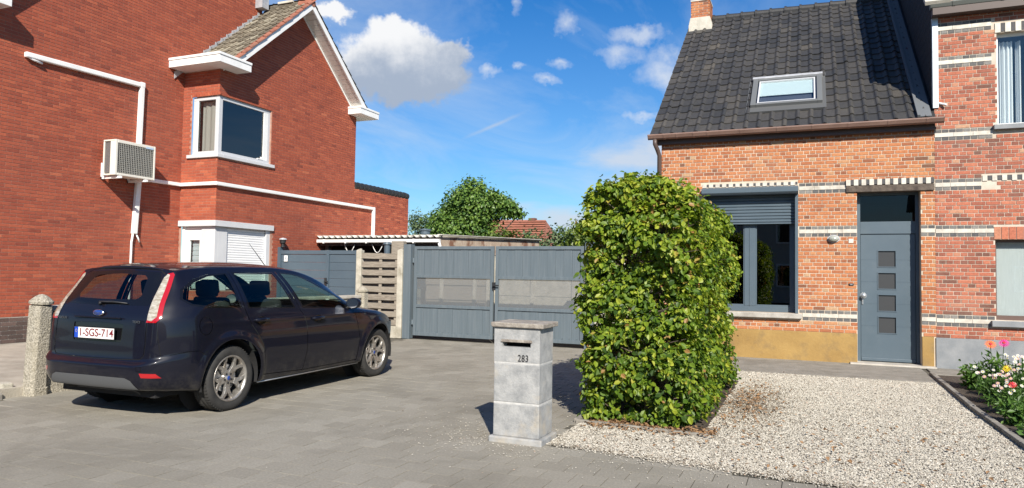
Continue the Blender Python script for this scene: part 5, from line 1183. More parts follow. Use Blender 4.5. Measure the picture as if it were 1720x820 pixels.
# rear: lamps, glass
grab('tail_lens', [[(.555, .905), (.665, .905), (.655, 1.0), (.575, 1.33), (.535, 1.335), (.50, 1.25)][0:0] or [(.575, .915), (.625, .905), (.66, .945), (.568, 1.325), (.54, 1.332), (.522, 1.30)]], REAR, r_sel)
grab('tail_red', [[(.565, .886), (.69, .886), (.735, .93), (.735, .95), (.698, .945), (.652, .905), (.572, .915)][:0] or [(.57, .892), (.665, .892), (.625, .905), (.575, .915)], [(.625, .905), (.665, .892), (.697, .935), (.66, .945)], [(.66, .945), (.697, .935), (.608, 1.325), (.568, 1.325)], [(.54, 1.332), (.568, 1.325), (.608, 1.325), (.59, 1.345)]], REAR, r_sel)
RG = [(0, 1.035), (.52, 1.042), (.545, 1.06), (.505, 1.29), (.465, 1.345), (0, 1.366)]
ins, tris = take(tris, RG, REAR, r_sel); gl, su_ = take(ins, [(0, 1.09), (.37, 1.095), (.40, 1.13), (.345, 1.29), (.30, 1.315), (0, 1.33)], REAR, r_sel)
PART['rear_glass'] = gl; PART['rear_glass_border'] = su_
grab('bumper_insert', [[(0, .292), (.56, .292), (.50, .375), (.44, .398), (0, .402)]], REAR, r_sel)
grab('reflector', [[(.60, .405), (.735, .40), (.705, .44), (.585, .445)]], REAR, lambda p: p[:, 1].mean() < -.3)
grab('plate_recess', [[(0, .705), (.30, .705), (.315, .75), (.315, .87), (0, .88)]], REAR, r_sel)
ws_sel = lambda p: p[:, 5].mean() > .3 and p[:, 2].mean() > .9
grab('windscreen', [[(1.50, 0), (2.35, 0), (2.30, .45), (2.20, .62), (1.52, .55)]], TOPP, ws_sel)
# shut lines
grab('shut_line', stroke([(.15, 1.365), (.165, .98), (.20, .86), (.30, .74), (.395, .62), (.44, .46), (.445, .30), (1.10, .272), (1.13, .50), (1.10, .80), (1.02, .97), (.875, 1.365)])
     + stroke([(1.10, .272), (2.16, .275), (2.175, .55), (2.09, .80), (2.03, .95)])+stroke([(2.42, .83), (2.2, .9)], .005)
     + stroke(circ(-.355, .85, .084, 20)+[circ(-.355, .85, .084, 20)[0]], .006)+stroke([(-.71, .60), (-.56, .625), (-.44, .625), (-.36, .58)], .006)
     + stroke([(3.05, .30), (3.0, .55), (3.12, .74)], .006), SIDE, s_sel)
grab('shut_line', stroke([(.575, .886), (.58, .70), (.575, .60), (.54, .562), (.30, .553), (0, .551)], .008)+stroke([(.51, 1.33), (.44, 1.368), (0, 1.386)], .007)
     + stroke([(.672, .888), (.70, .70), (.715, .60)], .004) + stroke([(.56, .46), (.60, .46), (.60, .50), (.56, .50), (.56, .46)], .004), REAR, r_sel)
# connected remains of the skin -> panels
key = lambda v: (round(v[0], 5), round(v[1], 5), round(v[2], 5))
def weld(polys):
    idx = {}; Vv, Nn, Ff = [], [], []
    for p in polys:
        f = []
        for v in p:
            k_ = key(v)
            if k_ not in idx: idx[k_] = len(Vv); Vv.append(v[:3]); Nn.append(v[3:])
            f.append(idx[k_])
        f2 = [x for i, x in enumerate(f) if x != f[i-1]]
        if len(set(f2)) > 2: Ff.append(tuple(dict.fromkeys(f2)))
    return Vv, Nn, Ff
Vv, Nn, Ff = weld(tris)
par = list(range(len(Vv)))
def find(a):
    while par[a] != a: par[a] = par[par[a]]; a = par[a]
    return a
for f in Ff:
    r0 = find(f[0])
    for q in f[1:]: par[find(q)] = r0
comp = {}
for f in Ff: comp.setdefault(find(f[0]), []).append(f)
Va = np.array(Vv); panels = []
for r, fs in comp.items():
    ids = sorted({i for f in fs for i in f}); c = Va[ids].mean(0)
    panels.append((len(fs), c, fs))
panels.sort(key=lambda t: -t[0])
PAINT = pbr('dark_navy_car_paint', (.010, .011, .021), .32, metal=.25, Coat_Weight=1.0, Coat_Roughness=.035, Specular_IOR_Level=.5,
            bump=(lambda t, co: t.noise(co, 2.2, 2), .03, .01))
def dusty(t, co):
    sp = t.n('ShaderNodeSeparateXYZ', i_0=co); lowz = t.m('SUBTRACT', 1.0, t.m('DIVIDE', t.m('SUBTRACT', sp.outputs[2], .20), .26), clamp=True)
    f = t.m('MULTIPLY', lowz, t.ramp(t.noise(co, 9, 6, .7), [(.45, 0), (.75, .6)]))
    return t.mix(f, rgb((.0055, .006, .012)), rgb((.09, .082, .068)))
PAINT = pbr('dark_navy_car_paint_with_road_dust', dusty, .38, metal=.0, Specular_IOR_Level=.1, Coat_Weight=.65, Coat_Roughness=.04)
M['trim_grey'] = pbr('grey_bumper_plastic', (.075, .078, .082), .6); M['gloss_black'] = pbr('gloss_black_trim', (.006, .006, .007), .12)
M['lens'] = pbr('clear_lamp_lens', lambda t, co: t.mix(t.ramp(t.noise(t.vm('MULTIPLY', co, (1, 1, 3)), 22, 3), [(.4, 0), (.65, 1)]), rgb((.26, .225, .17)), rgb((.44, .42, .37))), .12, Coat_Weight=1.0); M['red_lens'] = pbr('red_lamp_lens', (.33, .006, .010), .12, Coat_Weight=1.0)
M['seam'] = pbr('shut_line_shadow', (.002, .002, .002), .9); M['rubber'] = pbr('tyre_rubber', vary((.018, .018, .018), (.034, .033, .031), 12), .85); M['alloy'] = pbr('dusty_silver_alloy', vary((.34, .32, .29), (.50, .48, .45), 14, dirt=(.22, .16, .11), dscale=9), .36, metal=.75)
M['seat'] = pbr('charcoal_seat_cloth', (.022, .023, .026), .9); M['chrome'] = pbr('chrome', (.75, .76, .78), .12, metal=1.0)
CS = 1.0; HEAD = rad(1.4)
car = thing('estate_car', 'dark navy estate car parked on the driveway with a 1-SGS-714 plate', 'car', (-6.115, 5.39, 0))
car.rotation_euler = (0, 0, HEAD); car.scale = (CS, CS, CS)
def cpart(name, o_or_me, mat=None, parent=None, smooth=False, bevel=0):
    """car parts are written in the car's own axes"""
    me = o_or_me
    if isinstance(me, MB):
        m2 = bpy.data.meshes.new(name); m2.from_pydata(me.v, [], me.f); me = m2
    if mat is not None and not me.materials: me.materials.append(M[mat] if isinstance(mat, str) else mat)
    o = bpy.data.objects.new(name, me); COL.objects.link(o); o.parent = parent or car
    me.polygons.foreach_set('use_smooth', [smooth]*len(me.polygons))
    if bevel: b = o.modifiers.new('edge', 'BEVEL'); b.width = bevel; b.segments = 2; b.limit_method = 'ANGLE'; b.angle_limit = rad(40)
    return o
def skin_mesh(name, Vv, Nn, Ff, mirror, offset=0.0):
    Vv = np.array(Vv); Nn = np.array(Nn); Nn /= np.linalg.norm(Nn, axis=1, keepdims=True)+1e-12
    ids = sorted({i for f in Ff for i in f}); mp = {k: n for n, k in enumerate(ids)}; Vv = Vv[ids]; Nn = Nn[ids]; Ff = [tuple(mp[i] for i in f) for f in Ff]
    Vv = Vv+Nn*offset
    if mirror == 'both':
        n = len(Vv); V2 = Vv*np.array([-1, 1, 1]); N2 = Nn*np.array([-1, 1, 1]); on = Vv[:, 0] < 1e-4; rem = np.where(on, np.arange(n), np.arange(n)+n)
        Vv = np.concatenate([Vv, V2]); Nn = np.concatenate([Nn, N2]); Nn[:n][on, 0] = 0; Ff = Ff+[tuple(int(rem[i]) for i in f[::-1]) for f in Ff]
    elif mirror == 'left': Vv = Vv*np.array([-1, 1, 1]); Nn = Nn*np.array([-1, 1, 1]); Ff = [f[::-1] for f in Ff]
    me = bpy.data.meshes.new(name); me.from_pydata([tuple(v) for v in Vv], [], Ff); me.polygons.foreach_set('use_smooth', [True]*len(me.polygons))
    me.normals_split_custom_set_from_vertices([tuple(n) for n in Nn]); return me
def panel_name(c, n):
    x, a, z = c
    if n < 60 and x > .5 and a < -.5 and z < .52: return 'tow_eye_cover', 'pair'
    if a < -.6 and x < .5 and z > .57: return 'tailgate', 'both'
    if z < .62 and a < -.3: return 'rear_bumper', 'both'
    if 1.05 < a < 2.2 and z < .95 and x > .7: return 'door', 'split'
    if .2 < a < 1.1 and z < 1.0 and x > .7: return 'door', 'split'
    if abs(a+.355) < .1 and n < 400 and z < 1: return 'fuel_flap', 'right'
    return 'body', 'both'
body_obj = None; doors = []
for n, c, fs in panels:
    nm, mir = panel_name(c, n)
    if n < 3: continue
    if mir == 'both':
        o = cpart(nm, skin_mesh(nm, Vv, Nn, fs, 'both'), PAINT, smooth=True)
    elif mir == 'pair':
        for s_ in ('none', 'left'): cpart(nm, skin_mesh(nm, Vv, Nn, fs, s_), PAINT, smooth=True)
    elif mir == 'right':
        o = cpart(nm, skin_mesh(nm, Vv, Nn, fs, 'none'), PAINT, smooth=True); cpart('body_patch', skin_mesh(nm, Vv, Nn, fs, 'left'), PAINT, smooth=True)
    else:
        o = cpart(nm, skin_mesh(nm, Vv, Nn, fs, 'none'), PAINT, smooth=True); doors.append((c[1], o, 1)); o2 = cpart(nm, skin_mesh(nm, Vv, Nn, fs, 'left'), PAINT, smooth=True); doors.append((c[1], o2, -1))
def extra(name, mat, mirror='both', offset=0.0, label=None):
    v, n_, f = weld(PART[name]); outs = []
    nm = {'quarter_glass': 'side_window', 'rear_door_glass': 'side_window', 'front_door_glass': 'side_window', 'tail_lens': 'tail_light', 'tail_red': 'tail_light_band', 'quarter_glass_seal': 'window_seal', 'rear_door_glass_seal': 'window_seal', 'front_door_glass_seal': 'window_seal'}.get(name, name)
    if mirror == 'split':
        for s_ in ('none', 'left'): outs.append(cpart(nm, skin_mesh(nm, v, n_, f, s_, offset), mat, smooth=True))
    else: outs.append(cpart(nm, skin_mesh(nm, v, n_, f, mirror, offset), mat, smooth=True))
    return outs
for g_ in ('quarter_glass', 'rear_door_glass', 'front_door_glass'): extra(g_, 'glass_car', 'split', -.004)

for g_ in ('quarter_glass', 'rear_door_glass', 'front_door_glass'): extra(g_+'_seal', 'gloss_black', 'split', -.001)
extra('rear_glass_border', 'gloss_black', 'both', .001); extra('rear_glass', 'glass_car_rear', 'both', .0); extra('windscreen', 'glass_car')
extra('tail_lens', 'lens', 'split', .004); extra('tail_red', 'red_lens', 'split', .006); extra('bumper_insert', 'trim_grey', 'both', .004); extra('reflector', 'red_lens', 'split', .002); extra('plate_recess', 'gloss_black', 'both', -.008); extra('shut_line', 'seam', 'both', -.006)
# wheels
def wheel():
    root = MB(); R_, w_ = .316, .1025
    tyre = MB(); tyre.lathe([(.222, -w_*.86), (.255, -w_), (.285, -w_*.98), (.305, -w_*.88), (.3145, -w_*.66), (.316, -.03), (.3115, -.028), (.3115, -.022), (.316, -.02), (.316, .02), (.3115, .022), (.3115, .028), (.316, .03), (.3145, w_*.66), (.305, w_*.88), (.285, w_*.98), (.255, w_), (.222, w_*.86)], (0, 0, 0), 'x', 56)
    tread = MB()
    for k in range(60):
        a = 2*math.pi*k/60
        for s_ in (-1, 1):
            m_ = Matrix.Rotation(a, 4, 'X'); tread.box(s_*.035, s_*w_*.8, -.0055, .0055, .309, .3178, mat=m_)
    rim = MB(); rim.lathe([(.223, w_*.85), (.226, w_*.90), (.222, w_*.92), (.208, w_*.86), (.203, w_*.6), (.195, -.05), (.222, -w_*.85)], (0, 0, 0), 'x', 48)
    sp = MB()
    def spoke(pts, wd, th0, xo):
        for k in range(1):
            m_ = Matrix.Rotation(.31, 4, 'X'); L_ = []; R2 = []
            for i, (r, ang) in enumerate(pts):
                p = Vector((0, r*math.sin(ang), r*math.cos(ang))); q = Vector((0, math.cos(ang), -math.sin(ang)))*wd[i]/2; xo_ = Vector((xo[i], 0, 0)); L_.append((p-q, p+q, xo_))
            for (a0, b0, x0_), (a1, b1, x1_) in zip(L_[:-1], L_[1:]):
                tk = Vector((-th0, 0, 0)); top_ = [m_ @ v for v in (a0+x0_, b0+x0_, b1+x1_, a1+x1_)]; bot = [m_ @ v for v in (a0*1+x0_+tk, b0+x0_+tk, b1+x1_+tk, a1+x1_+tk)]
                sp.add(top_+bot, [(0, 1, 2, 3), (7, 6, 5, 4), (0, 4, 5, 1), (1, 5, 6, 2), (2, 6, 7, 3), (3, 7, 4, 0)])
    spoke([(.03, 0), (.085, 0), (.125, 0)], [.066, .064, .068], .03, [.058, .062, .066])
    spoke([(.112, .05), (.16, .21), (.212, .36)], [.044, .038, .036], .03, [.0655, .072, .078]); spoke([(.112, -.05), (.16, -.21), (.212, -.36)], [.044, .038, .036], .03, [.0655, .072, .078])
    hub = MB(); hub.lathe([(0, .068), (.026, .066), (.030, .06), (.062, .056), (.066, .02)], (0, 0, 0), 'x', 30)
    nuts = MB()
    for k in range(5):
        a = 2*math.pi*(k+.5)/5+.31; nuts.lathe([(0, .0), (.011, 0), (.012, -.02)], (.064, .048*math.sin(a), .048*math.cos(a)), 'x', 8)
    disc = MB(); disc.lathe([(0, .0), (.135, .0), (.14, -.012), (0, -.02)], (.02, 0, 0), 'x', 32); disc2 = MB(); disc2.lathe([(0, -.01), (.2, -.01)], (-.02, 0, 0), 'x', 32)
    return tyre, tread, rim, sp, hub, nuts, disc, disc2
ty_, tr_, ri_, sp_, hu_, nu_, di_, d2_ = wheel()
def tomesh(mb, n, mat, smooth=False):
    me = bpy.data.meshes.new(n); me.from_pydata(mb.v, [], mb.f); me.materials.append(M[mat]); me.polygons.foreach_set('use_smooth', [smooth]*len(me.polygons)); return me
SPK = tomesh(sp_, 'spoke', 'alloy')
WM = [('tyre', tomesh(ty_, 'tyre', 'rubber', True)), ('tread', tomesh(tr_, 'tread', 'rubber')), ('rim', tomesh(ri_, 'rim', 'alloy', True)), *[('spoke', SPK)]*5, ('hub', tomesh(hu_, 'hub', 'alloy', True)), ('wheel_nuts', tomesh(nu_, 'nuts', 'black_metal')), ('brake_disc', tomesh(di_, 'disc', 'alu')), ('backing_plate', tomesh(d2_, 'backing', 'black_void'))]
emb = MB().lathe([(0, .0705), (.02, .0695), (.022, .067)], (0, 0, 0), 'x', 20); EMB = tomesh(emb, 'hub_cap', 'black_metal', True); EMB.materials.clear(); EMB.materials.append(pbr('blue_enamel', (.02, .05, .22), .25))
for a in (0.0, 2.64):
    for s_ in (1, -1):
        o0 = bpy.data.objects.new('wheel', WM[0][1]); COL.objects.link(o0); o0.parent = car; o0.location = (s_*.772, a, .316); o0.rotation_euler = (random.uniform(0, 6) if a else .25, 0, 0 if s_ > 0 else math.pi)
        if a and s_ > 0: o0.rotation_euler = (.9, 0, rad(-3))
        ns = 0
        for nm, me in WM[1:]+[('hub_cap', EMB)]:
            o = bpy.data.objects.new(nm, me); COL.objects.link(o); o.parent = o0
            if nm in ('tread', 'wheel_nuts'): o['kind'] = 'stuff'
            if nm == 'spoke': o.rotation_euler = (2*math.pi*ns/5, 0, 0); ns += 1
            if nm == 'spoke': b = o.modifiers.new('edge', 'BEVEL'); b.width = .005; b.segments = 2; b.limit_method = 'ANGLE'; b.angle_limit = rad(50)
        # arch liner
        b = MB(); n = 26
        for k in range(n):
            t0, t1 = math.pi*(-.08+1.16*k/n), math.pi*(-.08+1.16*(k+1)/n); c0, s0, c1, s1 = math.cos(t0)*.378, math.sin(t0)*.378, math.cos(t1)*.378, math.sin(t1)*.378
            b.add([(s_*.55, a+c0, .325+s0), (s_*.865, a+c0, .325+s0), (s_*.865, a+c1, .325+s1), (s_*.55, a+c1, .325+s1)], [(0, 1, 2, 3)])
        b.add([(s_*.56, a+.378*math.cos(2*math.pi*k/24), .325+.378*math.sin(2*math.pi*k/24)) for k in range(24)], [tuple(range(24))]); cpart('wheel_arch_liner', b, 'black_void')
# underside, sills
cpart('underbody_light_block', MB().box(-.60, .60, -.70, 3.2, .20, .26).box(-.74, .74, .42, 2.2, .19, .25), 'black_void'); cpart('exhaust', MB().tube([(-.42, -.80, .27), (-.42, -.4, .27)], .03, 12), 'rubber')  # dark slabs closing the underside, added to block light
for s_ in (1, -1):
    cpart('sill_strip', MB().tube([(s_*.836, .40, .222), (s_*.842, 1.2, .222), (s_*.840, 2.24, .222)], .007, 6), 'alu', smooth=True)
for ac0, o, s_ in doors:
    if ac0 < .3: pass
def on_side(a, z):       # x of the skin at side position (a, z)
    d = (S[..., 1]-a)**2+(S[..., 2]-z)**2+10*(S[..., 0] < .5); i = np.unravel_index(np.argmin(d), d.shape); return float(S[i][0])
for ha, hz in ((.31, .872), (1.26, .842)):
    for s_ in (1, -1):
        x = on_side(ha, hz); par_ = min([d for d in doors if d[2] == s_], key=lambda d: abs(d[0]-ha))[1] if doors else car
        cup = MB().lathe([(0, .0), (.046, .001), (.05, .003)], (0, 0, 0), 'x', 20); cup.v = [(s_*(p[0]+x+.001), p[1]*1.35+ha+.05, p[2]*.8+hz-.004) for p in cup.v]; o = cpart('handle_cup', cup, 'gloss_black')
        h = MB().tube([(s_*(x-.004), ha-.065, hz), (s_*(x+.026), ha-.04, hz+.003), (s_*(x+.034), ha+.05, hz+.004), (s_*(x+.026), ha+.125, hz+.002), (s_*(x-.004), ha+.145, hz)], [.009, .015, .016, .015, .009], 10); h.v = [(p[0], p[1], (p[2]-hz)*1.2+hz) for p in h.v]
        ho = cpart('door_handle', h, PAINT, smooth=True)
        for q in (o, ho): q.parent = par_
    
# mirrors
for s_ in (1, -1):
    m_ = MB(); m_.lathe([(0, -.055), (.05, -.05), (.085, -.02), (.095, .02), (.09, .045), (.085, .05)], (0, 0, 0), 'y', 20)
    m_.v = [(s_*(p[0]*1.05+.955), -p[1]+1.97-.0, p[2]*.72+.995) for p in m_.v]; o = cpart('door_mirror', m_, PAINT, smooth=True)
    gm = MB(); gm.lathe([(0, 0), (.083, 0)], (0, 0, 0), 'y', 20); gm.v = [(s_*(p[0]*1.02+.955), 1.922, p[2]*.70+.995) for p in gm.v]; cpart('mirror_glass', gm, 'chrome', o)
    cpart('mirror_arm', MB().box(s_*.81, s_*.90, 1.95, 2.01, .925, .97), 'gloss_black', o, bevel=.008)
# rear details
pl = cpart('number_plate', MB().box(-.26, .26, -.893, -.883, .724, .835), 'gloss_black', bevel=.003)
cpart('plate_face', MB().box(-.252, .252, -.8955, -.8925, .731, .828), pbr('plate_white', (.72, .70, .68), .4), pl)
cpart('plate_band', MB().box(-.252, -.205, -.8975, -.8952, .731, .828), pbr('plate_blue', (.01, .06, .42), .4), pl)
me = text_mesh('1-SGS-714', .098, .0008, .0012); xs = [v.co.x for v in me.vertices]; sc = .425/(max(xs)-min(xs))
for v in me.vertices: v.co = Vector(((v.co.x)*sc+.024, -.8968-v.co.z, v.co.y*1.02+.7795))
cpart('plate_lettering', me, pbr('plate_ruby', (.16, .012, .02), .5), pl)
for k in range(12): pass
st_ = MB(); 
for k in range(12): st_.lathe([(0, 0), (.0022, 0)], (-.2285+.012*math.cos(k*math.pi/6), -.8982, .794+.012*math.sin(k*math.pi/6)), 'y', 5)
cpart('plate_stars', st_, 'petal_yellow', pl)['kind'] = 'stuff'
em = MB().lathe([(0, -.012), (.05, -.010), (.058, -.004), (.06, 0.004)], (0, 0, 0), 'y', 32); em.v = [(p[0]*1.18, p[1]-.852, p[2]*.52+.965) for p in em.v]; em = cpart('emblem', em, 'chrome', smooth=True)
e2 = MB().lathe([(0, -.0145), (.045, -.013), (.048, -.009)], (0, 0, 0), 'y', 32); e2.v = [(p[0]*1.18, p[1]-.852, p[2]*.48+.965) for p in e2.v]; cpart('emblem_field', e2, pbr('blue_enamel', (.02, .05, .22), .25), em, smooth=True)
me = text_mesh('Ford', .042, .0006)
for v in me.vertices: v.co = Vector((v.co.x*1.1+v.co.y*.25, -.8675-v.co.z, v.co.y*.8+.965))
cpart('emblem_script', me, 'chrome', em)
for txt, xc, sz in (('FOCUS', -.49, .036), ('TDCi', .47, .036)):
    me = text_mesh(txt, sz, .0015, .0008)
    for v in me.vertices: v.co = Vector((v.co.x*1.15+xc, -.842-v.co.z, v.co.y*.85+(.905 if xc < 0 else .895)))
    cpart('badge_lettering', me, 'chrome')
cpart('tailgate_grip', MB().box(-.30, .30, -.872, -.855, .918, .932), PAINT, bevel=.004)
cpart('rear_wiper', MB().tube([(-.02, -.815, 1.045), (-.05, -.80, 1.062), (.12, -.795, 1.068), (.30, -.79, 1.058)][::1], [.018, .012, .009, .005], 8), 'black_metal', smooth=True)
cpart('aerial', MB().tube([(0, 1.50, 1.385), (0, 1.47, 1.42), (0, 1.16, 1.70)], [.012, .006, .0025], 8), 'black_metal', smooth=True)
cpart('roof_lip', MB().tube([(-.56, -.49, 1.358), (-.3, -.512, 1.388), (0, -.518, 1.397), (.3, -.512, 1.388), (.56, -.49, 1.358)], [.006, .013, .014, .013, .006], 8), PAINT, smooth=True)
# cabin
def seat(x, a, wd, base_z=.42, hr=True):
    o = cpart('seat', MB().box(x-wd/2, x+wd/2, a-.10, a+.42, base_z-.12, base_z+.05), 'seat', bevel=.04)
    cpart('seat_back', MB().prism([(x-wd/2, a-.02, base_z), (x-wd/2, a-.14, base_z), (x-wd/2, a-.30, base_z+.62), (x-wd/2, a-.20, base_z+.62)], (wd, 0, 0)), 'seat', o, bevel=.035)
    for hx in ([0] if hr is True else hr): cpart('headrest', MB().prism([(x+hx-.13, a-.22, base_z+.66), (x+hx-.13, a-.31, base_z+.66), (x+hx-.12, a-.34, base_z+.82), (x+hx-.12, a-.26, base_z+.83)], (.25, 0, 0)), 'seat', o, bevel=.03)
seat(.37, 1.22, .50, .44); seat(-.37, 1.22, .50, .44); seat(0, .42, 1.25, .44, [-.38, .38])
cpart('dashboard', MB().prism([(-.70, 1.85, .62), (-.70, 1.85, .88), (-.70, 2.05, .93), (-.70, 2.3, .90), (-.70, 2.3, .6)], (1.40, 0, 0)), 'seat', bevel=.03)
stw = MB(); stw.tube([(-.37+.185*math.cos(k*math.pi/12), 1.72+.06*math.sin(k*math.pi/12), .90+.175*math.sin(k*math.pi/12)) for k in range(25)], .014, 8); cpart('steering_wheel', stw, 'seat')
cpart('cargo_cover', MB().box(-.60, .60, -.55, .12, .90, .92), 'seat'); cpart('cabin_floor', MB().box(-.72, .72, -.55, 2.2, .28, .31), 'seat')
cpart('licence_disc', MB().box(.42, .47, 2.11, 2.115, 1.02, 1.03), 'paper')

for o in [c for c in car.children_recursive if c.type == 'MESH' and 'wheel' not in c.name and (c.parent is car or not c.parent.name.startswith('wheel'))]:
    me = o.data; n = len(me.vertices); co = np.empty(n*3, np.float32); me.vertices.foreach_get('co', co); co = co.reshape(-1, 3)
    if (co[:, 1] < -.36).any():
        co[:, 1] = np.where(co[:, 1] < -.36, -.36+(co[:, 1]+.36)*.86, co[:, 1]); me.vertices.foreach_set('co', co.ravel()); me.update()
# ================================================================== letterbox pillar
mbx = thing('letterbox', 'square pale stone letterbox pillar with slot and number 283', 'letterbox', (-2.21, 5.58, 0))
mx0, mx1, my0, my1 = -2.42, -2.015, 5.42, 5.74
def tapered(z0, z1, gx=0.0): return MB().box(mx0-gx, mx1+gx, my0-gx, my1+gx, z0, z1)
MB().box(mx0-.03, mx1+.035, my0-.03, my1+.035, -.01, .05).build('base_slab', 'mail_stone', mbx, bevel=.012)
tapered(.05, .315).build('stone_block', 'mail_stone', mbx, bevel=.007); tapered(.33, .645).build('stone_block', 'mail_stone', mbx, bevel=.007)
sx0, sx1, sz0, sz1 = -2.345, -2.095, .785, .823
b = MB(); plane_holes(b, 'x', my0, mx0, mx1, .66, .945, [(sx0, sx1, sz0, sz1)]); reveal(b, 'x', my0, .12, (sx0, sx1, sz0, sz1))
b.add([(mx0, my0, .66), (mx1, my0, .66), (mx1, my1, .66), (mx0, my1, .66), (mx0, my0, .945), (mx1, my0, .945), (mx1, my1, .945), (mx0, my1, .945)], [(3, 2, 1, 0), (4, 5, 6, 7), (1, 2, 6, 5), (2, 3, 7, 6), (3, 0, 4, 7)]); b.build('stone_block', 'mail_stone', mbx)
MB().box(sx0, sx1, my0+.10, my0+.11, sz0, sz1).build('slot_back', 'black_void', mbx)
MB().box(sx0-.012, sx1+.012, my0-.012, my0+.004, sz1, sz1+.022).build('slot_lip', 'cap_stone', mbx, bevel=.003)
for z in (.3225, .6525): MB().box(mx0+.002, mx1-.002, my0+.002, my1-.002, z-.0085, z+.0085).build('mortar_joint', 'mail_joint', mbx)
b = MB(); b.add([(mx0-.02, my0-.025, .945), (mx1+.035, my0-.025, .943), (mx1+.035, my1+.03, .945), (mx0-.02, my1+.03, .946), (mx0-.024, my0-.03, .985), (mx1+.038, my0-.03, .980), (mx1+.036, my1+.03, .986), (mx0-.022, my1+.03, .988)], [(3, 2, 1, 0), (4, 5, 6, 7), (0, 1, 5, 4), (1, 2, 6, 5), (2, 3, 7, 6), (3, 0, 4, 7)]); b.build('cap_stone', 'cap_stone', mbx, bevel=.006)
for k, ch_ in enumerate('283'):
    me = text_mesh(ch_, .082, .002, .0006)
    for v in me.vertices: v.co = Vector((v.co.x*.72-2.192+k*.033, my0-.002-v.co.z, v.co.y*.95+.692))
    link('digit', me, 'black_paint', mbx)

# ================================================================== clipped hedge
HX0, HX1, HY0, HY1 = -2.01, -.96, 6.47, 9.9
hg = thing('hedge', 'tall clipped hornbeam hedge standing in the gravel beside the letterbox', 'hedge', ((HX0+HX1)/2, 8.2, 0)); rg = np.random.default_rng(77)
def hedge_points(n, depth):
    hx, hy = (HX1-HX0)/2, (HY1-HY0)/2; cx, cy = (HX0+HX1)/2, (HY0+HY1)/2; H = 2.18
    wts = np.array([2*hx*H*2.2, 2*hy*H*1.0, 2*hy*H*.8, 4*hx*hy*1.0, 2*hx*H*.3]); face = rg.choice(5, n, p=wts/wts.sum())
    u = rg.uniform(-1, 1, n); v = rg.uniform(.02, 1, n); P = np.zeros((n, 3)); N = np.zeros((n, 3))
    dome = lambda x: H-.02+.13*np.clip(1-np.abs((x-cx+.02)/hx)**2.4, 0, 1)
    for f_, (ax, sg) in enumerate((('y', -1), ('x', 1), ('x', -1), ('z', 1), ('y', 1))):
        k = face == f_
        if ax == 'y': P[k] = np.stack([cx+u[k]*hx, np.full(k.sum(), cy+sg*hy), v[k]*dome(cx+u[k]*hx)], 1); N[k] = (0, sg, 0)
        elif ax == 'x': P[k] = np.stack([np.full(k.sum(), cx+sg*hx), cy+u[k]*hy, v[k]*(H-.02)], 1); N[k] = (sg, 0, 0)
        else: xx = cx+u[k]*hx; P[k] = np.stack([xx, cy+rg.uniform(-1, 1, k.sum())*hy, dome(xx)], 1); N[k] = np.stack([(xx-cx)*.4, np.zeros(k.sum()), np.ones(k.sum())], 1)
    # rounded upright corners, waisted foot, uneven clip
    r = .16; qx = np.clip(np.abs(P[:, 0]-cx)-(hx-r), 0, None); qy = np.clip(np.abs(P[:, 1]-cy)-(hy-r), 0, None); q = np.hypot(qx, qy); over = np.clip(q-r, 0, None)
    sc_ = np.where(q > 1e-6, over/np.maximum(q, 1e-6), 0); P[:, 0] -= np.sign(P[:, 0]-cx)*qx*sc_; P[:, 1] -= np.sign(P[:, 1]-cy)*qy*sc_
    foot = 1-.10*np.clip((.30-P[:, 2])/.30, 0, 1)**1.3; P[:, 0] = cx+(P[:, 0]-cx)*foot; P[:, 1] = cy+(P[:, 1]-cy)*(1-.03*np.clip((.3-P[:, 2])/.3, 0, 1))
    s1, s2, s3 = P[:, 0]*3.1, P[:, 1]*2.7, P[:, 2]*3.4
    wob = .055*np.sin(s1*1.7+s3*1.3)+.045*np.sin(s2*2.1-s3*1.9+1)+.04*np.sin(s3*2.9+s1*.7+s2+2)+.02*np.sin(s3*7+s1*5)
    P += N*(wob*.85-.03)[:, None]; P -= N*depth[:, None]
    return P, N
nl = 60000
dep = np.abs(rg.normal(0, .075, nl)); dep[rg.uniform(0, 1, nl) < .05] -= .10; dep[rg.uniform(0, 1, nl) < .3] += .08
Pn, Nn_ = hedge_points(nl, dep)
# leaves grow in sprays: pull part of them towards twig tips
ntw = 2900; Pt, Nt = hedge_points(ntw, np.abs(rg.normal(0, .06, ntw))-.06); pick = rg.integers(0, ntw, nl); spray = rg.uniform(0, 1, nl) < .68
off = rg.normal(0, .036, (nl, 3)); Pn = np.where(spray[:, None], Pt[pick]+off-Nt[pick]*np.abs(rg.normal(0, .03, nl))[:, None], Pn); Nn_ = np.where(spray[:, None], Nt[pick], Nn_)
Nl = Nn_*.7+rg.normal(0, .5, (nl, 3)); Nl[:, 2] += .6
ga = Pn[:, 0]*7.3+Pn[:, 1]*6.1; gap = np.sin(ga+2.2*np.sin(Pn[:, 2]*3.1))*np.sin(Pn[:, 2]*11.5+1.7*np.sin(ga*.6)+1)+.55*np.sin(Pn[:, 2]*23+ga*1.9)*np.sin(ga*2.3+2)
keep = (Pn[:, 2] > .05) & ~((gap < -.42) & (rg.uniform(0, 1, nl) < .96) & (np.where(spray, 0, dep) < .13)); Pn, Nl, dep2 = Pn[keep], Nl[keep], dep[keep]
size = rg.uniform(.032, .076, len(Pn)); tin = np.clip(rg.normal(.45, .23, len(Pn))+.10*(Pn[:, 2]-1.0)+(rg.normal(0, .14, ntw))[pick][keep]*spray[keep], .02, .92); tin[rg.uniform(0, 1, len(Pn)) < .012] = 1.0
V, F, per = leaves_np(Pn, Nl, size, .45, .66, .22, True, rg)
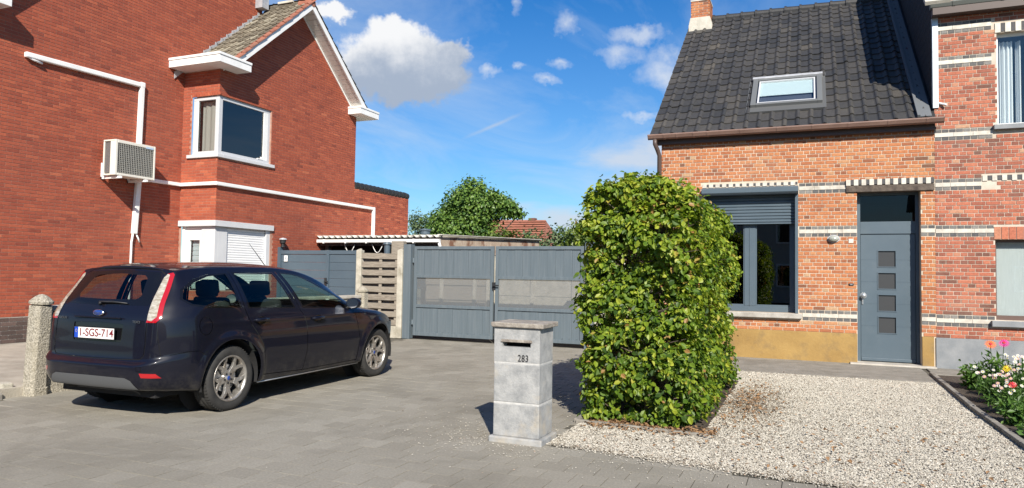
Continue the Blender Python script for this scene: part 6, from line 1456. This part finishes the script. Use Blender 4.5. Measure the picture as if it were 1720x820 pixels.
cam_d2 = np.linalg.norm(Pn-np.array([0, 0, EYE]), axis=1); vis = (Pn[:, 1] < HY0+.05) & (dep2 < .03); score = np.where(vis, size/cam_d2, 0); top300 = np.argsort(-score)[:300]
mask = np.ones(len(Pn), bool); mask[top300] = False; Fm = F.reshape(-1, 2, 4)
Vr = V.reshape(-1, 6, 3)[mask].reshape(-1, 3); Fr = (np.array([(0, 1, 2, 3), (0, 3, 4, 5)])[None]+6*np.arange(mask.sum())[:, None, None]).reshape(-1, 4)
mesh_np('leaves', Vr, Fr, np.repeat(tin[mask], 2)+.001, 'beech', hg, kind='stuff')
for i in top300:
    v6 = V.reshape(-1, 6, 3)[i]; c0 = v6[0]; me = bpy.data.meshes.new('leaf'); me.from_pydata([tuple(p-c0) for p in v6], [], [(0, 1, 2, 3), (0, 3, 4, 5)]); me.materials.append(M['beech'])
    o = bpy.data.objects.new('leaf', me); COL.objects.link(o); o.parent = hg; o.matrix_parent_inverse = hg.matrix_basis.inverted(); o.location = tuple(c0); o['tint'] = float(tin[i])
tw = MB()
for k in range(900):
    p = Pt[k]; n_ = Nt[k]; s_ = Vector(p-n_*rg.uniform(.25, .5)); s_.z = max(.05, s_.z-rg.uniform(.05, .3)); tw.tube([s_, (s_+Vector(p))/2+Vector((0, 0, .02)), Vector(p)], [.008, .005, .002], 4, caps=False)
tw.build('twigs', 'bark', hg, kind='stuff')
for k in range(9):
    y = HY0+.18+k*.4; x = -1.42+rg.normal(0, .05); MB().tube([(x, y, -.02), (x+rg.normal(0, .04), y+.02, .5), (x+rg.normal(0, .08), y, 1.2), (x+rg.normal(0, .1), y, 1.9)], [.035, .03, .022, .01], 8).build('stem', 'bark', hg, smooth=True)
# fallen leaves at its foot
nlit = 1500; lx = np.concatenate([rg.uniform(-1.9, -.75, 700), rg.normal(-.62, .16, 500), rg.uniform(-1.8, 1.5, 300)]); ly = np.concatenate([rg.normal(6.45, .10, 700), rg.normal(8.3, .8, 500), rg.uniform(5.4, 7.5, 300)])
V, F, per = leaves_np(np.stack([lx, ly, np.full(nlit, .022)+rg.uniform(0, .012, nlit)], 1), rg.normal(0, .35, (nlit, 3))+np.array([0, 0, 1]), rg.uniform(.025, .05, nlit), 0, .6, .3, False, rg)
o = mesh_np('leaf_litter', V, F, None, 'litter'); o['kind'] = 'stuff'; o['label'] = 'dry brown fallen leaves scattered at the foot of the hedge'; o['category'] = 'leaf litter'

# ================================================================== flowers in the bed on the right
def flower(parent, name, p, r, mat, face, n=11, layers=1, eye='petal_yellow'):
    f = Vector(face).normalized(); a = f.orthogonal().normalized(); b = f.cross(a); p = Vector(p); mb = MB()
    for L_ in range(layers):
        rr = r*(1-.28*L_)
        for k in range(n):
            t_ = 2*math.pi*(k+.5*L_)/n; d = a*math.cos(t_)+b*math.sin(t_); s_ = a*-math.sin(t_)+b*math.cos(t_); w_ = rr*2.6/n; lift = f*(.10*rr+.16*rr*L_)
            mb.add([p+d*rr*.12+lift*.3, p+d*rr*.6+s_*w_*.5+lift, p+d*rr+lift*.6, p+d*rr*.6-s_*w_*.5+lift], [(0, 1, 2, 3)])
    o = mb.build(name, mat, parent); c_ = MB()
    c_.lathe([(r*.26, 0), (r*.2, .07*r), (0, .1*r)], (0, 0, 0), 'z', 8); q = f.to_track_quat('Z', 'Y').to_matrix(); off = f*(.12*r+.16*r*(layers-1)); c_.v = [tuple(q @ Vector(v)+p+off) for v in c_.v]; c_.build('flower_eye', eye, o)
def plant(name, label, base, w_, h, nleaf, leaf, flowers, seed, mat='herb', slim=.55, group='plants in the flower bed'):
    rg = np.random.default_rng(seed); o = thing(name, label, 'plant', base, group); bx, by, bz = base; st = MB(); tips = []
    ns = 26
    for k in range(ns):
        a = rg.uniform(0, 6.28); r = w_*math.sqrt(rg.uniform(0, 1)); hh = h*rg.uniform(.55, 1.0)*(1-.35*(r/w_)**2); tip = Vector((bx+r*math.cos(a), by+r*math.sin(a), bz+hh)); tips.append(tip)
        s_ = Vector((bx+.25*r*math.cos(a), by+.25*r*math.sin(a), bz)); st.tube([s_, (s_+tip)/2+Vector((0, 0, .03)), tip], [.005, .004, .002], 5, caps=False)
    st.build('stems', 'herb', o, kind='stuff')
    T_ = np.array([tuple(t) for t in tips]); ki = rg.integers(0, ns, nleaf); fz = rg.uniform(.1, 1.02, nleaf)[:, None]; b0 = np.array([bx, by, bz]); Pl = b0*(1-fz)+T_[ki]*fz+rg.normal(0, .035, (nleaf, 3)); Pl[:, 2] = np.clip(Pl[:, 2], bz+.015, None)
    V, F, per = leaves_np(Pl, rg.normal(0, .6, (nleaf, 3))+np.array([0, -.35, .8]), leaf*rg.uniform(.5, 1.25, nleaf), -.35, slim, .15, False, rg); mesh_np('foliage', V, F, np.clip(rg.normal(.5, .2, nleaf), .02, 1), mat, o)
    for k, (dx, dy, z, r, mt, n_, lay, eye) in enumerate(flowers):
        p = (bx+dx, by+dy, bz+z); MB().tube([(bx+dx*.4, by+dy*.4, bz+.05), (bx+dx*.8, by+dy*.8, bz+z*.6), p], .004, 5).build('flower_stem', 'herb', o); flower(o, 'flower', p, r, mt, (rg.normal(0, .25)-.15, -.75, .65), n_, lay, eye)
    return o
rr_ = random.Random(12)
def daisies(n, w_, h, mats=('petal_white', 'petal_white', 'petal_pink'), r=.022): return [(rr_.uniform(-w_, w_), rr_.uniform(-w_, w_*.5), h*rr_.uniform(.75, 1.12), r*rr_.uniform(.8, 1.2), rr_.choice(mats), 12, 1, 'petal_yellow') for _ in range(n)]
plant('zinnia', 'tall zinnia with one orange and one magenta flower against the grey plinth', (2.16, 10.6, 0), .20, .46, 420, .11, [(-.06, -.05, .60, .075, 'petal_orange', 16, 2, 'petal_red'), (.09, -.02, .62, .07, 'petal_magenta', 16, 2, 'petal_red')], 1, slim=.28)
plant('marigold', 'leafy plant carrying a single yellow flower', (2.17, 10.1, 0), .20, .32, 420, .08, [(-.02, -.12, .37, .055, 'petal_yellow', 14, 2, 'petal_yellow')], 2)
plant('fleabane', 'white daisy plant right beside the zinnia', (2.45, 10.6, 0), .26, .44, 620, .07, daisies(26, .24, .46), 3, slim=.35)
plant('fleabane', 'pink and white daisy clump spilling towards the kerb', (1.96, 9.55, 0), .22, .36, 600, .06, daisies(26, .22, .38, ('petal_white', 'petal_pink')), 4, slim=.35)
plant('fleabane', 'dense white daisy clump behind the pink and white one', (2.26, 9.6, 0), .26, .46, 700, .06, daisies(30, .26, .48), 5, slim=.35)
plant('bushy_herb', 'dark green leafy plant at the corner of the bed near the path', (1.98, 10.75, 0), .20, .36, 560, .09, [], 6, slim=.4)
plant('fleabane', 'small daisy plant with a red blossom among white ones', (1.98, 8.9, 0), .24, .30, 640, .06, daisies(14, .22, .32)+[(-.05, -.15, .33, .045, 'petal_red', 12, 2, 'petal_red')], 7, slim=.4)
plant('bushy_herb', 'bright green leafy plant without flowers by the kerb', (1.92, 8.25, 0), .24, .30, 720, .07, [], 8, slim=.45)
plant('marigold', 'low green plant with one small orange bloom at the kerb', (1.90, 7.65, 0), .2, .22, 560, .06, [(-.12, -.1, .10, .035, 'petal_orange', 12, 2, 'petal_yellow')], 9, slim=.5)
plant('fleabane', 'white daisies at the back of the bed beyond the bright green plant', (2.38, 8.9, 0), .28, .40, 760, .06, daisies(26, .28, .5), 10, slim=.35)
plant('bushy_herb', 'tall green plant at the outer side of the bed', (2.3, 8.0, 0), .28, .36, 760, .07, daisies(8, .25, .45), 11, slim=.4)

# ================================================================== the other side of the street (seen only in glass and paint)
structure(MB().add([(-60, -12, -.018), (60, -12, -.018), (60, -3.0, -.018), (-60, -3.0, -.018)], [(0, 1, 2, 3)]).build('road', pbr('asphalt', vary((.045, .045, .046), (.065, .064, .062), 3, fine=.4), .9)))
for k, (x0, wd, h, col, lab) in enumerate(((-22, 9, 5.6, 'brick_next', 'brown brick house across the street, opposite the red house'), (-9, 10, 5.2, 'mortar_pale', 'pale rendered house across the street, opposite the driveway'), (6, 9, 5.8, 'brick_right', 'orange brick house across the street, opposite the low house'))):
    o = thing('house', lab, 'house', (x0+wd/2, -18, 0)); wm = pbr('plain_'+col, {'brick_next': (.23, .10, .07), 'mortar_pale': (.50, .47, .42), 'brick_right': (.34, .14, .08)}[col], .9)
    MB().box(x0, x0+wd, -24, -17, 0, h).build('wall', wm, o); b = MB(); b.prism([(x0-.3, -16.6, h-.1), (x0-.3, -24.4, h-.1), (x0-.3, -20.5, h+3.4)], (wd+.6, 0, 0)); b.build('roof', 'tile', o)
    for i in range(3):
        for z in (.9, 3.4): xx = x0+.8+i*(wd-1.6)/2.6; q = MB().box(xx, xx+1.1, -17.0, -16.94, z, z+1.35).build('window', 'white_pvc', o); MB().box(xx+.1, xx+1.0, -16.935, -16.92, z+.1, z+1.25).build('pane', 'glass_dark', q)
# ================================================================== trees and the house beyond
def tree(name, label, base, height, lobes, mat, n, leaf, trunk_r=.16, cat='tree', group=None, seed=1, limbs=9):
    """lobes: (dx, dy, z, rx, ry, rz) ellipsoids of the crown; leaves sit in clumps on and inside them"""
    rg = np.random.default_rng(seed); o = thing(name, label, cat, base, group); bx, by, bz = base
    zc = np.mean([l[2] for l in lobes]); b = MB()
    b.tube([(bx, by, -.1), (bx+.05, by, bz+zc*.35), (bx-.04, by+.05, bz+zc*.75), (bx, by, bz+zc)], [trunk_r, trunk_r*.8, trunk_r*.55, trunk_r*.3], 10)
    for i in range(limbs):
        l = lobes[i % len(lobes)]; e = Vector((bx+l[0], by+l[1], bz+l[2]))+Vector(rg.normal(0, .45, 3))*Vector((l[3], l[4], l[5])); s = Vector((bx, by, bz+zc*rg.uniform(.35, .8))); mdl = (s+e)/2+Vector((0, 0, -.15))
        b.tube([s, mdl, e], [trunk_r*.45, trunk_r*.3, trunk_r*.1], 6)
    b.build('trunk', 'bark', o, smooth=True)
    vol = np.array([l[3]*l[4]+l[4]*l[5]+l[3]*l[5] for l in lobes]); cnt = (n*vol/vol.sum()).astype(int); P = []; N = []; T = []
    for l, c in zip(lobes, cnt):
        nc = max(6, c//45); d = rg.normal(size=(nc, 3)); d /= np.linalg.norm(d, axis=1, keepdims=True); r = rg.uniform(.45, 1.06, (nc, 1))**.6
        cen = np.array([bx+l[0], by+l[1], bz+l[2]])+d*r*np.array(l[3:6]); cl = rg.integers(0, nc, c)
        sp = .16*min(l[3:6])+.1
        q = cen[cl]+rg.normal(0, sp, (c, 3))*np.array([1, 1, .75]); P.append(q)
        nn = d[cl]*1.0+rg.normal(0, .55, (c, 3)); nn[:, 2] += .45; N.append(nn)
        T.append(np.clip(rg.normal(.5, .18, c)+(rg.normal(0, .16, nc))[cl], 0, 1))
    P = np.concatenate(P); N = np.concatenate(N); T = np.concatenate(T); k = P[:, 2] > .2; P, N, T = P[k], N[k], T[k]
    V, F, per = leaves_np(P, N, leaf*rg.uniform(.6, 1.3, len(P)), .25, .75, .2, False, rg)
    mesh_np('crown', V, F, T+.001, mat, o); return o
tree('broadleaf_tree', 'tall rounded green tree rising behind the shed roof', (-14.6, 30, 0), 6, [(-.45, 0, 3.0, 1.35, 1.4, 1.5), (-.95, -.2, 3.4, .95, 1.1, 1.1), (.1, 0, 4.5, 1.05, 1.1, 1.1), (.0, 0, 5.35, .45, .5, .55), (1.1, 0, 4.55, .72, .7, .42), (-.65, 0, 4.6, .7, .8, .7), (1.75, -.1, 4.45, .48, .5, .28), (.8, .1, 4.85, .45, .5, .35), (2.25, 0, 4.22, .32, .35, .16), (1.35, -.1, 4.85, .3, .3, .2)], 'tree_leaf', 24000, .155, seed=3)
tree('conifer', 'dark grey green bushy tree between annex wall and tall tree', (-17.7, 31, 0), 4.5, [(0, 0, 2.6, 1.0, 1.0, 1.3), (-.3, 0, 3.7, .5, .6, .8), (.75, 0, 3.5, .6, .6, .9), (1.0, 0, 2.6, .7, .7, 1.0)], 'tree_leaf2', 8000, .12, seed=4)
tree('broadleaf_bush', 'yellow green bush in front of the red roof', (-10.9, 25, -.05), 3, [(0, 0, 2.2, .9, .7, .75), (.55, .1, 2.0, .8, .7, .7), (-.7, 0, 2.1, .6, .6, .5), (.1, 0, 2.75, .4, .4, .35)], 'bush_leaf', 4200, .13, .07, 'bush', seed=5)
tree('broadleaf_bush', 'grey green bush against the right edge of the red roof', (-9.0, 26, 0), 3, [(0, 0, 2.2, 1.0, .8, .9), (.9, 0, 2.1, .9, .8, .85), (.5, 0, 2.75, .55, .5, .5), (-.7, 0, 2.1, .6, .6, .7), (-1.0, 0, 2.8, .35, .4, .35)], 'tree_leaf2', 5200, .13, .07, 'bush', seed=6)
tree('broadleaf_bush', 'light green bush half hidden by the clipped hedge', (-7.3, 25, .3), 3, [(0, 0, 2.2, .9, .8, .85), (.9, 0, 2.4, .8, .7, .8), (-.5, 0, 2.6, .5, .5, .5), (-.1, 0, 3.0, .35, .35, .45)], 'bush_leaf', 3600, .13, .07, 'bush', seed=7)
fh = thing('house', 'distant house with plain red tiled roof behind the bushes', 'house', (-19.6, 46, 0)); n_f = len(bpy.data.objects)
MB().box(-20.6, -15.2, 46.4, 52, 0, 3.4).build('wall', 'brick_next', fh)
b = MB(); b.prism([(-21.0, 45.9, 3.1), (-15.0, 45.9, 3.1), (-15.9, 49, 5.35), (-20.6, 49, 5.45)], (0, .05, .1)); b.add([(-15.0, 45.9, 3.15), (-15.0, 52, 3.15), (-15.9, 49, 5.4)], [(0, 1, 2)]); rfh = b.build('roof', 'tile_red', fh)
for r in range(12):
    f0 = r/12; y = 45.9+3.1*f0; z = 3.1+2.3*f0; x0 = -21+.4*f0; x1 = -15-.9*f0
    MB().box(x0, x1, y-.04, y+.25, z+.10, z+.16).build('tile_course', 'tile_red', rfh)
MB().box(-17.2, -16.7, 48.8, 49.3, 5.0, 5.6).build('chimney', 'brick_next', rfh)

for o in fh.children_recursive:
    for v in o.data.vertices: v.co.x -= 2.0

# a far row of trees closing the view beyond the gardens, read as one mass
n = 9000; rg = np.random.default_rng(9); tx = rg.uniform(-75, 45, n); hgt = 3.6+.7*np.sin(tx*.31)+.5*np.sin(tx*.83+1); Pf = np.stack([tx, 82+rg.normal(0, 1.6, n), rg.uniform(0, 1, n)**.7*hgt], 1)
V, F, per = leaves_np(Pf, rg.normal(0, .6, (n, 3))+np.array([0, -.6, .5]), rg.uniform(.5, 1.0, n), .1, .8, .2, False, rg); o = mesh_np('tree_line', V, F, np.clip(rg.normal(.5, .2, n), 0, 1), 'tree_leaf2'); o['kind'] = 'stuff'; o['label'] = 'far row of grey green trees beyond the gardens'; o['category'] = 'trees'
